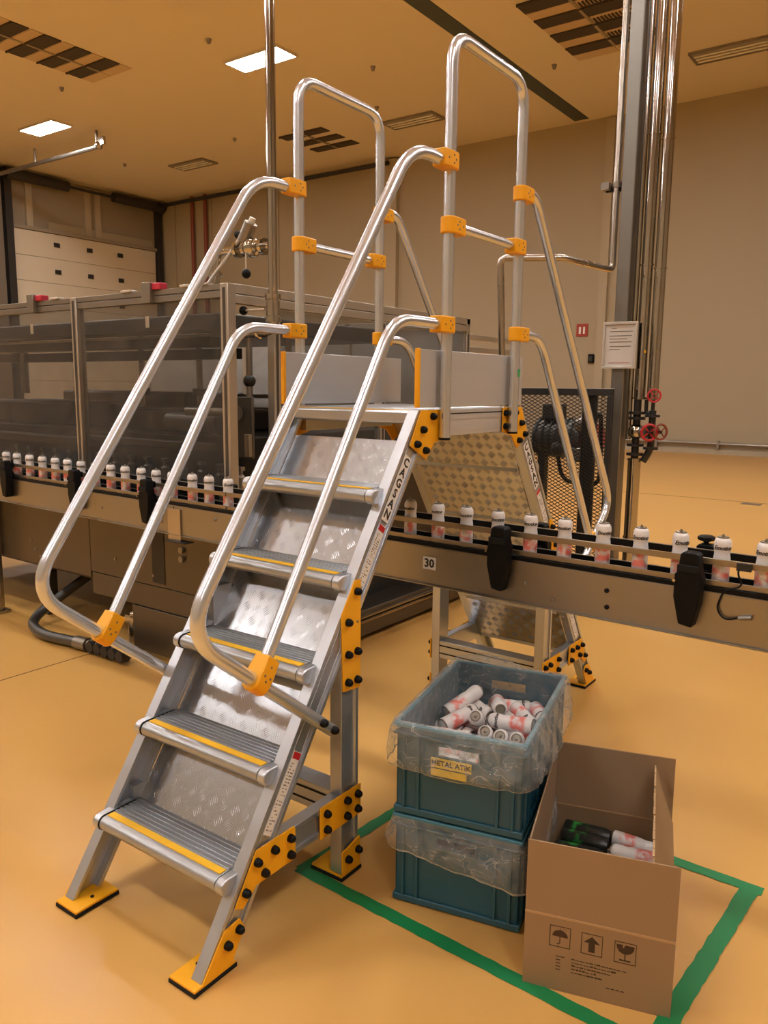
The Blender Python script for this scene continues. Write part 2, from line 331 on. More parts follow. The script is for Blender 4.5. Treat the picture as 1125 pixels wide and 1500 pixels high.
# ceiling grilles of dark and pale tiles
def grille(x0, x1, rows, y0, p, label, pale):
    t = thing('ceiling_grille', label, 'grille', ((x0+x1)/2, y0, ZC)); xm = (x0+x1)/2
    for r in range(rows):
        y = y0+r*2*p
        for a, b in ((x0, xm-.03), (xm+.03, x1)):
            bx(a, b, y, y+p, ZC-.02, ZC).build('dark_tile', M['tile_dark'], t)
            if pale:
                bx(a, b, y+p+.04, y+2*p-.03, ZC-.015, ZC).build('pale_tile', M['tile_pale'], t)
        bx(x0+.02, x1, y-.05, y-.02, ZC-.05, ZC).build('rim', M['tile_dark'], t)
    bx(xm-.03, xm+.03, y0-.3, y0+(rows*2-1)*p, ZC-.03, ZC).build('divider', M['wall_brown'], t)
grille(-15.05, -13.62, 5, 7.04, .345, 'checkered dark and pale ceiling grille at upper left', True)
grille(-14.3, -12.75, 3, 15.85, .33, 'small ceiling grille of three dark rows behind left guard arch', False)
grille(-5.42, -3.62, 4, 12.6, .37, 'large slatted ceiling grille beside the steel column', True)
g = [o for o in bpy.data.objects if o.name.startswith('ceiling_grille')][-1]
for y in (13.07, 13.81, 14.55):
    m = MB()
    for k in range(12): m.box(-4.45+k*.07, -4.45+k*.07+.03, y, y+.26, ZC-.035, ZC-.015)
    m.build('slat_row', M['tile_dark'], g, kind='stuff')
# signs on the far wall
t = thing('fire_sign', 'small red fire equipment sign on the far wall', 'sign', (-6.56, YF, 3.1))
bx(-6.73, -6.42, YF-.03, YF, 2.95, 3.28).build('board', M['signred'], t)
bx(-6.66, -6.60, YF-.04, YF-.03, 3.02, 3.2).build('symbol', M['white'], t); bx(-6.54, -6.49, YF-.04, YF-.03, 3.02, 3.2).build('symbol', M['white'], t)
t = thing('wall_socket', 'small dark device fixed on the far wall', 'socket', (-6.27, YF, 2.36))
bx(-6.36, -6.20, YF-.08, YF, 2.24, 2.48).build('body', M['black'], t, .02); bx(-6.33, -6.23, YF-.1, YF-.08, 2.3, 2.42).build('cover', M['dark_metal'], t)
# ---------------------------------------------------------------- green tape on the floor
m = MB(); rn = random.Random(4)
TZ = [.0010]
def tape(x0, y0, x1, y1, w):
    TZ[0] += .0005
    n = 40; d = Vector((x1-x0, y1-y0, 0)); q = Vector((-d.y, d.x, 0)).normalized()*w/2; v = []
    for i in range(n+1):
        p = Vector((x0, y0, TZ[0]))+d*i/n; a = 1+rn.uniform(-.12, .03); b = 1+rn.uniform(-.12, .03)
        v += [p+q*a, p-q*b]
    m.add(v, [(2*i, 2*i+1, 2*i+3, 2*i+2) for i in range(n)]); k = len(m.v)
    m.add([p-Vector((0, 0, .0004)) for p in v], [(2*i, 2*i+2, 2*i+3, 2*i+1) for i in range(n)])
tape(.15, .425, 1.405, .385, .05); tape(.165, .42, .235, 1.25, .05); tape(.22, 1.235, 1.42, 1.205, .05); tape(1.385, 1.22, 1.32, .38, .055)
tag(m.build('floor_tape', M['green']), 'green tape rectangle marked on the ochre floor around the crates', 'tape')
# ---------------------------------------------------------------- crossover stairs (local frame: y = 0 at the platform centre)
YC = 1.25
ST = thing('crossover_stairs', 'aluminium crossover stairs with platform and handrails spanning the conveyor', 'stairs', (0, YC, 0))
SL = .6713                                             # run per metre of rise
def fy(z): return -.147+SL*z                            # front line of the near stringers
TT = Vector((0, .5574, .8303)); NN = Vector((0, .8303, -.5574))
NEAR = []
def part(mb, name, mt, bevel=0, **k):
    o = mb.build(name, M[mt], ST, bevel, **k); NEAR.append(o); return o
# bolt mesh, pointing along +x
bolt_me = MB().lathe([(.0125, 0), (.0125, .006), (.0115, .013), (.008, .018), (.003, .0205)], 12, Matrix.Rotation(PI/2, 4, 'Y')).mesh('bolt')
bolt_me.materials.append(M['black'])
screw_me = MB().lathe([(.0045, 0), (.0045, .0015), (.003, .003)], 8, Matrix.Rotation(PI/2, 4, 'Y')).mesh('screw'); screw_me.materials.append(M['galv'])
def bolts(parent, sx, x, pts, me=bolt_me, name='bolt'):
    for y, z in pts:
        b = link(name, me, parent); b.location = Vector((sx*x, y, z))-ORI[parent]
        if sx < 0: b.rotation_euler = (0, 0, PI)
def mx(sx, a, b): return (a, b) if sx > 0 else (-b, -a)
for sx in (1, -1):
    # stringer: web and two flanges
    def band(o0, o1, z0=.02, z1=1.5): return [(fy(z0)+o0, z0), (fy(z0)+o1, z0), (fy(z1)+o1, z1), (fy(z1)+o0, z1)]
    m = MB().prism(band(.016, .088), 'x', *mx(sx, .292, .302))
    m.prism(band(0, .016), 'x', *mx(sx, .268, .308)); m.prism(band(.088, .104), 'x', *mx(sx, .268, .308))
    m.prism(band(.028, .033), 'x', *mx(sx, .302, .3045)); m.prism(band(.073, .078), 'x', *mx(sx, .302, .3045))
    st = part(m, 'stringer', 'alu', .0015)
    # labels on the stringer
    def slab(s0, s1, w, n0):                            # strip on the web, between distances s0..s1 up the slope
        A = Vector((0, fy(0), 0)); L = []
        for s, n in ((s0, n0-w/2), (s0, n0+w/2), (s1, n0+w/2), (s1, n0-w/2)): p = A+TT*s+NN*n; L.append((p.y, p.z))
        return L
    def su(z): return z/.8303
    lb = MB().prism(slab(su(1.172), su(1.372), .044, .0435), 'x', *mx(sx, .3046, .3053)).build('name_label', M['white'], st)
    for i, ch in enumerate('CAGSAN'):
        p = Vector((0, fy(0), 0))+TT*(su(1.352)-i*.0385)+NN*.0435; p.x = sx*.3055
        ex = NN if sx > 0 else -NN
        text('lettering', ch, .042, M['ink'], st, p, ex, TT, bold=.0012)
    for (za, zb) in ((.985, 1.160), (.345, .545)):
        MB().prism(slab(su(za), su(zb), .036, .0435), 'x', *mx(sx, .3046, .3053)).build('warning_label', M['white'], st)
        MB().prism(slab(su(zb)-.022, su(zb)-.002, .034, .0435), 'x', *mx(sx, .3053, .3056)).build('red_band', M['red'], st)
        m = MB(); rn = random.Random(5)
        for k in range(22):
            s = su(za)+.012+k*(su(zb)-su(za)-.04)/22
            for c in range(3):
                if rn.random() < .25: continue
                n0 = .0435-.009+c*.009+rn.uniform(-.002, .002); h = rn.uniform(.002, .005)
                m.prism(slab(s, s+h, rn.uniform(.003, .008), n0), 'x', *mx(sx, .3053, .3056))
        m.build('fine_print', M['inkgrey'], st, kind='stuff')
    # foot of the stringer
    f = part(MB().prism([(-.16, .012), (-.012, .012), (-.012, .02), (-.16, .02)], 'x', *mx(sx, .212, .313)), 'foot_plate', 'yellow', .002)
    MB().prism([(-.132, .02), (-.028, .02), (.022, .10), (.005, .135), (-.052, .128), (-.125, .03)], 'x', *mx(sx, .3082, .3135)).build('side_plate', M['yellow'], f, .001)
    MB().prism([(-.162, 0), (-.010, 0), (-.010, .012), (-.162, .012)], 'x', *mx(sx, .210, .315)).build('rubber_pad', M['rubber'], f, .002)
    bolts(f, sx, .3135, [(-.045, .085), (-.002, .108)]); 
    MB().cyl((sx*.24, -.085, .02), (sx*.24, -.085, .0225), .006, 10).build('screw_hole', M['black'], f)
    # leg
    m = MB().prism([(.453, .262), (.540, .262), (.540, .3075), (.525, .3075), (.525, .301), (.468, .301), (.468, .3075), (.453, .3075)], 'z', .022, .885)
    m.v = [(sx*b_, a_, c_) for a_, b_, c_ in m.v]; m.f = [q[::-1] for q in m.f] if sx > 0 else m.f
    part(m, 'leg', 'alu', .0015)
    f = part(MB().box(*mx(sx, .185, .312), YC-.80, YC-.70, .012, .02), 'foot_plate', 'yellow', .002)
    MB().prism([(.453, .02), (.546, .02), (.546, .118), (.453, .100)], 'x', *mx(sx, .308, .3135)).build('side_plate', M['yellow'], f, .001)
    bx(*mx(sx, .183, .315), YC-.802, YC-.698, 0, .012).build('rubber_pad', M['rubber'], f, .002)
    bolts(f, sx, .3135, [(.478, .068), (.53, .078)])
    # brace from stringer to leg
    m = MB().prism([(.265, .205), (.3075, .205), (.3075, .222), (.301, .222), (.301, .278), (.3075, .278), (.3075, .295), (.265, .295)], 'y', .10, .452)
    m.v = [(sx*a_, b_, c_) for a_, b_, c_ in m.v]; m.f = m.f if sx > 0 else [q[::-1] for q in m.f]
    part(m, 'brace', 'alu', .0015)
    g = part(MB().prism([(-.012, .17), (.072, .302), (.226, .302), (.232, .295), (.232, .198), (.07, .198), (.018, .155)], 'x', *mx(sx, .3082, .313)), 'gusset_plate', 'yellow', .001)
    bolts(g, sx, .313, [(.072, .268), (.14, .272), (.207, .275), (.207, .223), (.10, .222), (.026, .2)])
    g = part(MB().prism([(.345, .198), (.548, .198), (.548, .302), (.345, .302)], 'x', *mx(sx, .3082, .313)), 'gusset_plate', 'yellow', .001)
    bolts(g, sx, .313, [(.372, .275), (.372, .223), (.472, .275), (.472, .223), (.527, .275), (.527, .223)])
    g = part(MB().prism([(.447, .885), (.512, .985), (.543, .985), (.543, .632), (.455, .64)], 'x', *mx(sx, .3082, .313)), 'gusset_plate', 'yellow', .001)
    bolts(g, sx, .313, [(.52, .95), (.476, .86), (.476, .757), (.522, .757), (.476, .667), (.522, .664)])
    bolts(g, sx, .313, [(.526, .852)], screw_me, 'screw')
    # platform gusset
    g = part(MB().prism([(.872, 1.5), (1.036, 1.5), (1.036, 1.405), (.955, 1.385), (.905, 1.332), (.805, 1.385)], 'x', *mx(sx, .3082, .3135)), 'gusset_plate', 'yellow', .001)
    bolts(g, sx, .3135, [(.938, 1.478), (.878, 1.435), (.842, 1.388), (.895, 1.364), (1.022, 1.478), (1.022, 1.426)])
    # handrails in the plane x = +-.333
    X = sx*.333
    h = part(MB().tube([(X, .375, .552), (X, -.172, .985), (X, .757, 2.305), (X, .975, 2.305)], .0195, 16, .12, 9), 'outer_handrail', 'rail')
    bolts(h, sx, .35, [(.362, .562), (.312, .602)])
    part(MB().tube([(X, .066, .80), (X, .675, 1.785), (X, .975, 1.785)], .0185, 16, .09, 9), 'inner_handrail', 'rail')
# yellow joint clamps
def clamp_mesh():
    m = MB(); n = 14
    prof = []
    for i in range(n):
        a = PI/2+PI*i/(n-1); prof.append((.0285*math.sin(-a+PI) * 0, 0))
    ring = [(.0285*math.cos(t), .0285*math.sin(t)) for t in [PI*i/12 for i in range(13)]]      # rounded back
    poly = [(x, -y) for x, y in ring]                                                     # half round towards -y
    poly += [(-.0285, .03), (-.0235, .075), (.0235, .075), (.0285, .03)]
    m.prism(poly, 'z', -.027, .027)
    return m
CL = clamp_mesh(); clamp_me = CL.mesh('joint_clamp'); clamp_me.materials.append(M['yellow'])
dot_me = MB().lathe([(.0035, 0), (.0035, .0012), (.002, .002)], 8, Matrix.Rotation(PI/2, 4, 'Y')).mesh('screw'); dot_me.materials.append(M['galv'])
def clamp(x, y, z, post, snout, lst=None):
    o = link('joint_clamp', clamp_me, ST, .004)
    p = Vector(post).normalized(); s = Vector(snout); s = (s-p*s.dot(p)).normalized(); xx = s.cross(p)
    o.matrix_basis = Matrix(((xx.x, s.x, p.x, x), (xx.y, s.y, p.y, y-YC), (xx.z, s.z, p.z, z), (0, 0, 0, 1)))
    for sy, sz in ((.010, .0), (.022, .012), (.022, -.012), (.05, 0)):
        for e in (1, -1):
            d = link('screw', dot_me, o); d.location = (e*(.0285 if sy < .03 else .0262), sy, sz); d.rotation_euler = (0, 0, 0 if e > 0 else PI)
    if lst is not None: lst.append(o)
    return o
for sx in (1, -1):
    X = sx*.333
    clamp(X, .99, 2.31, (0, 0, 1), (0, -1, 0), NEAR); clamp(X, .99, 1.785, (0, 0, 1), (0, -1, 0), NEAR)
    clamp(X, .062, .798, (0, .78, -.62), (0, .524, .852), NEAR)
    clamp(X, .99, 2.11, (0, 0, 1), (0, 1, 0), NEAR)
# treads
for i in range(1, 6):
    z = .25*i; y0 = .1664*(i-1)-.036; y1 = fy(z)+.098
    prof = [(y1, z), (y0+.02, z)]+[(y0+.02-.022*math.sin(PI*k/8), z-.022+.022*math.cos(PI*k/8)) for k in range(1, 9)]+[(y0+.03, z-.044), (y0+.03, z-.030), (y1, z-.030)]
    tr = part(MB().prism(prof, 'x', -.258, .258), 'tread', 'tread', .001)
    bx(-.252, .252, y0+.026, y0+.050, z, z+.0022).build('nosing_strip', M['strip'], tr)
    for k in range(6): bx(-.256, .256, y0+.056+k*.0165, y0+.056+k*.0165+.009, z, z+.003).build('grip_ridge', M['tread'], tr, .0008)
    for sx in (1, -1):
        pr2 = [(y1-.02, z+.002), (y0+.02, z+.002)]+[(y0+.02-.0245*math.sin(PI*k/8), z-.0225+.0245*math.cos(PI*k/8)) for k in range(1, 9)]+[(y0+.03, z-.047), (y1-.02, z-.047)]
        MB().prism(pr2, 'x', *mx(sx, .261, .290)).build('end_cap', M['alu'], tr, .004)
        if sx < 0: MB().prism([(a, b+.001) for a, b in pr2], 'x', *mx(sx, .2575, .2615)).build('dark_gap', M['rubber'], tr)  # dark line in the gap between tread and left end cap
# sloping tread plate behind the treads, with raised five-bar pattern on the underside and the front
def sloped(s0, s1, n0, n1, x0, x1, m):
    A = Vector((0, fy(0), 0)); v = []
    for s, n in ((s0, n0), (s1, n0), (s1, n1), (s0, n1)): p = A+TT*s+NN*n; v.append((p.y, p.z))
    m.prism(v, 'x', x0, x1)
SLAB0, SLAB1 = .27/.8303, 1.44/.8303
m = MB(); sloped(SLAB0, SLAB1, .086, .089, -.266, .266, m); pl = part(m, 'riser_plate', 'plate')
def bars(side):
    m = MB(); A = Vector((0, fy(0), 0)); p = .047; k = 0
    nb = .0892 if side > 0 else .0858; h = .0016 if side > 0 else -.0005
    s = SLAB0+.02; row = 0
    while s < SLAB1-.02:
        x = -.25; c = 0
        while x < .25:
            di = 1 if (row+c) % 2 else -1
            for b in range(5):
                o = (b-2)*.0068
                dx, ds = (.7071, .7071*di); ox, os_ = (-.7071*di*o, .7071*o)
                cx, cs = x+ox, s+os_; L, w = .0165, .0017
                q = []
                for u, vv, hh in ((-L, 0, 0), (0, -w, 0), (L, 0, 0), (0, w, 0), (-L*.6, 0, h), (L*.6, 0, h)):
                    P = A+TT*(cs+ds*u+dx*vv*di)+NN*(nb+hh); P.x = cx+dx*u-ds*vv*di; q.append(P)
                f = [(0, 1, 5, 4), (1, 2, 5), (2, 3, 4, 5), (3, 0, 4)]
                if side*di > 0: f = [t[::-1] for t in f]
                m.add(q, f)
            x += p; c += 1
        s += p; row += 1
    return m
for sd in (1, -1): bars(sd).build('raised_bars', M['plate'], pl, kind='stuff', ang=80)
# cross bars, deck half, beams
part(bx(-.262, .262, .462, .537, .205, .295), 'cross_bar', 'alu', .002)
for z in (.228, .268): bx(-.262, .262, .460, .4625, z, z+.006).build('groove', M['rubber'], NEAR[-1])
for z in (.228, .268): bx(-.262, .262, .5365, .539, z, z+.006).build('groove', M['rubber'], NEAR[-1])
part(bx(-.266, .266, .868, .89, 1.452, 1.497), 'platform_nosing', 'alu', .008)
# the far half: the same parts turned half round; its handrails bend closer to the posts
for o in NEAR:
    if 'handrail' in o.name: continue
    c = copy_tree(o, ST)
    if o.name.startswith('joint_clamp'): c.matrix_basis = Matrix.Rotation(PI, 4, 'Z') @ o.matrix_basis
    else: c.rotation_euler = (0, 0, PI)
for sx in (1, -1):
    X = sx*.333; yf = lambda y: 2*YC-y
    h = MB().tube([(X, yf(.375), .552), (X, yf(-.172), .985), (X, yf(.862), 2.325), (X, yf(.975), 2.325)], .0195, 16, .11, 9).build('outer_handrail', M['rail'], ST)
    bolts(h, sx, .35, [(yf(.362), .562), (yf(.312), .602)])
    MB().tube([(X, yf(.066), .80), (X, yf(.765), 1.785), (X, yf(.975), 1.785)], .0185, 16, .09, 9).build('inner_handrail', M['rail'], ST)
# platform shared by both halves
dk = bx(-.266, .266, .875, 1.625, 1.468, 1.497).build('deck', M['tread'], ST, .002)
for k in range(30): bx(-.264, .264, .92+k*.0222, .92+k*.0222+.012, 1.497, 1.5005).build('grip_ridge', M['tread'], dk, .0008)
for y in (.884, 1.592): bx(-.262, .262, y, y+.024, 1.497, 1.4995).build('nosing_strip', M['strip'], dk)
for sx in (1, -1):
    X = sx*.333
    MB().tube([(X, .99, 1.402), (X, .99, 2.705), (X, 1.51, 2.705), (X, 1.51, 1.402)], .0195, 18, .10, 9).build('guard_rail', M['rail'], ST)
    for y in (.99, 1.51): MB().cyl((X, y, 1.396), (X, y, 1.404), .0205, 14).build('tube_plug', M['black'], ST)
    MB().cyl((X, 1.03, 2.11), (X, 1.47, 2.11), .0165, 14).build('mid_rail', M['rail'], ST)
    tb = bx(*mx(sx, .295, .308), .868, 1.632, 1.508, 1.702).build('toe_board', M['toe'], ST, .002)
    for y in (.855,): bx(*mx(sx, .2935, .3095), y, y+.013, 1.508, 1.704).build('end_cap', M['yellow'], tb, .002)
    for y, z in ((1.0, 1.6), (1.38, 1.58)): MB().cyl((sx*.293, y, z), (sx*.295, y, z), .004, 8).build('rivet', M['galv'], tb)
    bm = bx(*mx(sx, .275, .303), .96, 1.54, 1.405, 1.50).build('side_beam', M['toe'], ST, .002)
    for z in (1.432, 1.475): bx(*mx(sx, .303, .3045), .96, 1.54, z-.012, z+.004).build('ridge', M['toe'], bm)
    for z in (1.422, 1.482): bx(*mx(sx, .3025, .3040), .96, 1.54, z, z+.004).build('groove', M['rubber'], bm)
st_ = [o for o in ST.children if o.name.startswith('guard_rail')][0]
bx(.3515, .3535, 1.502, 1.518, 1.62, 1.65).build('green_sticker', M['greenlab'], st_)
# ---------------------------------------------------------------- spray cans (template)
CAN = [(.018, .0), (.0235, .002), (.0250, .006), (.0250, .078), (.0243, .088), (.0228, .098), (.0226, .104), (.0238, .113), (.0250, .122), (.0250, .132), (.0238, .141), (.0200, .1475), (.0150, .1505)]
can_me = MB().lathe(CAN, 20).mesh('spray_can', ang=50); can_me.materials.append(M['can'])
canb_me = MB().lathe([(.018, .0), (.0235, .002), (.0262, .006), (.0262, .125), (.0245, .136), (.0215, .145), (.0215, .147)], 20).mesh('drink_can', ang=50); canb_me.materials.append(M['can_black'])
valve_me = MB().lathe([(.0160, .1498), (.0172, .1505), (.0172, .1530), (.0150, .1538), (.0130, .1515), (.0055, .1515), (.0045, .158), (.0028, .1585), (.0028, .1615)], 14).mesh('valve'); valve_me.materials.append(M['galv'])
base_me = MB().lathe([(.0238, .0022), (.0243, .0030), (.0238, .0004), (.0205, -.0002), (.0195, .004), (.0100, .007)], 16).mesh('base_rim'); base_me.materials.append(M['galv'])
def wrap_text(s, size, z, r, shear):
    me = text_mesh(s, size, .0002, shear, .95, .0005 if size > .01 else .0001).copy(); me.materials.clear(); me.materials.append(M['ink'])
    for v in me.vertices:
        a = v.co.x/r-PI/2; rr = r+.0004+v.co.z; h = v.co.y
        v.co = Vector((rr*math.cos(a), rr*math.sin(a), z+h))
    return me
letter_me = wrap_text('Emotion', .0175, .121, .0250, .35)
def spray_can(label, group, loc, d=(0, 0, 1), spin=0, detail=True, me=can_me, name='spray_can'):
    o = link(name, me); o.location = loc
    o.rotation_mode = 'QUATERNION'; o.rotation_quaternion = (Vector(d).to_track_quat('Z', 'Y') if abs(d[2]) < .99 else Matrix().to_quaternion()) @ Matrix.Rotation(spin, 3, 'Z').to_quaternion()
    tag(o, label, 'can', group)
    if detail and me is can_me:
        link('valve', valve_me, o); link('lettering', letter_me, o); link('base_rim', base_me, o)
    return o
ORD = ['first', 'second', 'third', 'fourth', 'fifth', 'sixth', 'seventh', 'eighth', 'ninth', 'tenth', 'eleventh', 'twelfth', 'thirteenth', 'fourteenth', 'fifteenth', 'sixteenth', 'seventeenth']
# ---------------------------------------------------------------- conveyor
CA = -math.atan(.045); CO = Vector((.6, 1.175, 0))
CV = thing('conveyor', 'stainless steel can conveyor with guide rails passing under the stairs', 'conveyor', CO, CA, local=True)
def cw(x, y=0, z=0): return Matrix.Translation(CO) @ Matrix.Rotation(CA, 4, 'Z') @ Vector((x, y, z))
X0, X1 = -4.25, 2.6
sp = bx(X0, X1, -.058, -.055, .828, .974).build('side_plate', M['steel_conv'], CV)
bx(X0, X1, -.070, -.055, .826, .830).build('bottom_flange', M['steel_conv'], sp)
bx(X0, X1, -.055, -.046, .970, .976).build('top_flange', M['steel_conv'], sp)
def cbolt(x, z, mt='galv', r=.008): MB().lathe([(r, 0), (r, .004), (r*.5, .006)], 10, Matrix.Translation((x, -.058, z)) @ Matrix.Rotation(PI/2, 4, 'X')).build('bolt', M[mt], sp)
for x, z, mt in ((.002, .90, 'galv'), (.11, .86, 'galv'), (.30, .925, 'black'), (.303, .87, 'black'), (-1.35, .9, 'galv'), (-1.35, .94, 'galv'), (-1.66, .94, 'galv'), (-2.78, .95, 'galv'), (-2.62, .9, 'galv'), (-2.08, .94, 'galv'), (-2.02, .94, 'galv'), (-2.08, .88, 'galv'), (-2.02, .88, 'galv')): cbolt(x-.0, z, mt)
bx(-1.98, -1.976, -.0605, -.0575, .83, .972).build('seam', M['dark'], sp)
bk = bx(-2.02, -1.92, -.066, -.058, .80, .96).build('joint_bracket', M['steel'], CV, .001); bx(-2.02, -1.86, -.09, -.03, .795, .80).build('foot', M['dark'], bk)
bx(X0, X1, .055, .058, .828, .974).build('side_plate', M['steel_conv'], CV)
ch = bx(X0, X1, -.046, .046, .955, .9815).build('chain_bed', M['black'], CV)
for k in range(int((X1-X0)/.04)): bx(X0+.04*k, X0+.04*k+.037, -.042, .042, .9815, .985).build('chain_link', M['rubber'], ch)
bx(X0, X1, -.052, -.046, .974, .990).build('wear_strip', M['black'], CV); bx(X0, X1, .046, .052, .974, .990).build('wear_strip', M['black'], CV)
SEG = [(-4.25, -3.62), (-3.62, -2.86), (-2.86, -2.19), (-2.19, -1.60), (-1.60, -.10), (-.10, .53), (.55, 1.30), (1.3, 2.6)]
for a, b in SEG:
    for z0, z1 in ((.992, 1.009), (1.056, 1.075)):
        bx(a+.004, b-.004, -.040, -.0325, z0, z1).build('guide_rail', M['bed'], CV, .001)
for z0, z1 in ((.992, 1.010), (1.062, 1.084)):
    g = bx(X0, X1, .0325, .041, z0, z1).build('guide_rail', M['black'], CV); bx(X0, X1, .033, .039, z1, z1+.002).build('rail_edge', M['profile'], g)
def rail_clamp(x, yk=-1, knob=False):
    y0, y1 = (-.104, -.0585) if yk < 0 else (.0585, .098)
    b = MB().prism([(x-.030, 1.035), (x-.038, 1.025), (x-.038, .955), (x-.018, .872), (x+.022, .866), (x+.038, .94), (x+.042, 1.02), (x+.034, 1.05), (x+.030, 1.088), (x+.022, 1.096), (x-.016, 1.096), (x-.024, 1.088)], 'y', y0, y1).build('rail_clamp', M['black'], CV, .004)
    bx(x-.030, x+.034, *((y0-.006, y0) if yk < 0 else (y1, y1+.006)), 1.035, 1.058).build('strap', M['rubber'], b, .002)
    for z in (1.0, 1.066): bx(x-.022, x+.022, *((-.062, -.038) if yk < 0 else (.038, .062)), z-.016, z+.016).build('jaw', M['black'], b, .003)
    MB().cyl((x-.035, y0-.012 if yk < 0 else y1+.012, 1.008), (x-.035, -.05 if yk < 0 else .05, 1.008), .005, 8).build('pin', M['pipe'], b)
    if knob:
        MB().cyl((x+.0, (y0+y1)/2, 1.09), (x, (y0+y1)/2, 1.105), .008, 10).build('stem', M['black'], b)
        MB().lathe([(.012, 1.103), (.026, 1.108), (.027, 1.118), (.020, 1.122)], 9, Matrix.Translation((x, (y0+y1)/2, 0))).build('knob', M['black'], b)
for x in (-.092, .565, -2.17, -2.85, -3.64): rail_clamp(x)
for x in (-.02, -2.05, -2.8): rail_clamp(x, 1)
rail_clamp(.562, 1, True); rail_clamp(-1.7, 1)
# number label
nb = bx(-.437, -.378, -.0600, -.0582, .888, .936).build('number_label', M['white'], CV)
text('number', '30', .046, M['ink'], nb, (-.4075, -.0606, .911), (1, 0, 0), (0, 0, 1), bold=.0012)
# sensor cable at the right
c = MB().tube([(.70, -.046, 1.07), (.695, -.06, 1.045), (.715, -.062, 1.01), (.66, -.065, .985), (.645, -.066, .93), (.67, -.068, .90), (.715, -.068, .915)], .0028, 8, .02).build('sensor_cable', M['black'], CV)
MB().cyl((.71, -.068, .913), (.745, -.068, .92), .006, 8).build('connector', M['galv'], c)
bx(.69, .73, -.056, -.041, 1.052, 1.074).build('sensor', M['dark'], CV)
for x in (1.9, -4.1):
    for y in (-.045, .045): bx(x-.025, x+.025, y-.02, y+.02, .02, .83).build('leg', M['steel'], CV, .002)
    bx(x-.06, x+.06, -.09, .09, 0, .02).build('foot_plate', M['steel'], CV)
# cans in a row
for i, x in enumerate([.058, .188, .317, .454, .587, .717, .854, .982, 1.106, 1.232, 1.352]):
    spray_can('white spray can on the conveyor right of the stairs, %s from the stairs' % ORD[i], 'cans on the conveyor', cw((x-.6)*1.001, random.uniform(-.004, .004), .9852), spin=.40+random.uniform(-.45, .35))
for i, x in enumerate([-3.188, -3.039, -2.886, -2.731, -2.59, -2.453, -2.3, -2.16, -2.005, -1.87, -1.727, -1.59, -1.458, -1.299, -1.173, -1.027]):
    spray_can('white spray can on the conveyor before the glazed machine, %s from the left' % ORD[i], 'cans on the conveyor', cw((x-.6)*1.001, random.uniform(-.004, .004), .9852), spin=.9+random.uniform(-.4, .4))
# ---------------------------------------------------------------- glazed machine
MC = thing('filling_machine', 'glazed filling machine with aluminium frame behind the conveyor', 'machine', (-2.9, 2.5, 0))
mxr, myn, myf, mxl, mzt = -1.24, 1.47, 3.91, -5.0, 2.08
def mp(mb, name, mt, bevel=0, par=None, **k): return mb.build(name, M[mt], par or MC, bevel, **k)
# upright profiles: near face
for x in (mxr-.055, -2.585, -3.8, mxl):
    p = mp(bx(x, x+.055, myn, myn+.055, .98, mzt), 'post', 'profile', .003)
    bx(x+.018, x+.037, myn-.002, myn+.001, .98, mzt-.02).build('slot', M['darkgrey'], p)
for y in (1.80, 2.78, myf-.05):
    p = mp(bx(mxr-.05, mxr, y, y+.05, .5, mzt-.096), 'post', 'profile', .003)
    bx(mxr-.001, mxr+.002, y+.016, y+.034, .5, mzt-.11).build('slot', M['darkgrey'], p)
for x in (-2.4, -3.6, mxl): mp(bx(x, x+.05, myf-.05, myf, .5, mzt), 'post', 'profile', .003)
for z0, z1 in ((mzt-.028, mzt), (mzt-.066, mzt-.034)):
    mp(bx(mxl, mxr-.055, myn+.01, myn+.05, z0, z1), 'top_rail', 'galv', .002)
for z0, z1 in ((mzt-.045, mzt+.002), (mzt-.095, mzt-.05)):
    mp(bx(mxr-.045, mxr, myn+.056, myf, z0, z1), 'top_rail', 'profile', .003)
mp(bx(mxl, mxr, myf-.05, myf, mzt-.06, mzt), 'top_rail', 'profile', .003)
for z in (1.95, 1.86): mp(bx(mxr-.05, mxr-.015, myf, 4.75, z-.02, z+.02), 'outfeed_rail', 'profile', .002)
# glazing
for a, b in ((mxl+.06, -3.8), (-3.74, -2.585), (-2.525, mxr-.057)): mp(bx(a, b, myn+.024, myn+.030, 1.0, mzt-.07), 'glazing', 'glass')
for a, b in ((1.86, 2.77), (2.84, myf-.06)): mp(bx(mxr-.028, mxr-.022, a, b, 1.05, mzt-.1), 'glazing', 'glass')
for a, b in ((mxl+.06, -3.6), (-3.54, -2.4), (-2.34, mxr-.06)): mp(bx(a, b, myf-.03, myf-.024, 1.05, mzt-.07), 'back_glazing', 'backing')
# interlock switches with red keys
for x in (-2.97, -1.84):
    s = mp(bx(x-.05, x+.02, myn-.02, myn+.05, mzt-.07, mzt+.04), 'interlock_switch', 'galv', .003)
    bx(x+.02, x+.085, myn-.005, myn+.05, mzt-.0, mzt+.035).build('red_key', M['redblock'], s, .004)
    bx(x-.02, x+.01, myn-.022, myn-.02, mzt-.2, mzt-.14).build('tongue', M['profile'], s)
for x in (-1.60, -1.48, -2.1, -2.8): mp(bx(x, x+.09, myn+.0, myn+.045, mzt, mzt+.012), 'clip', 'frame_alu', .002)
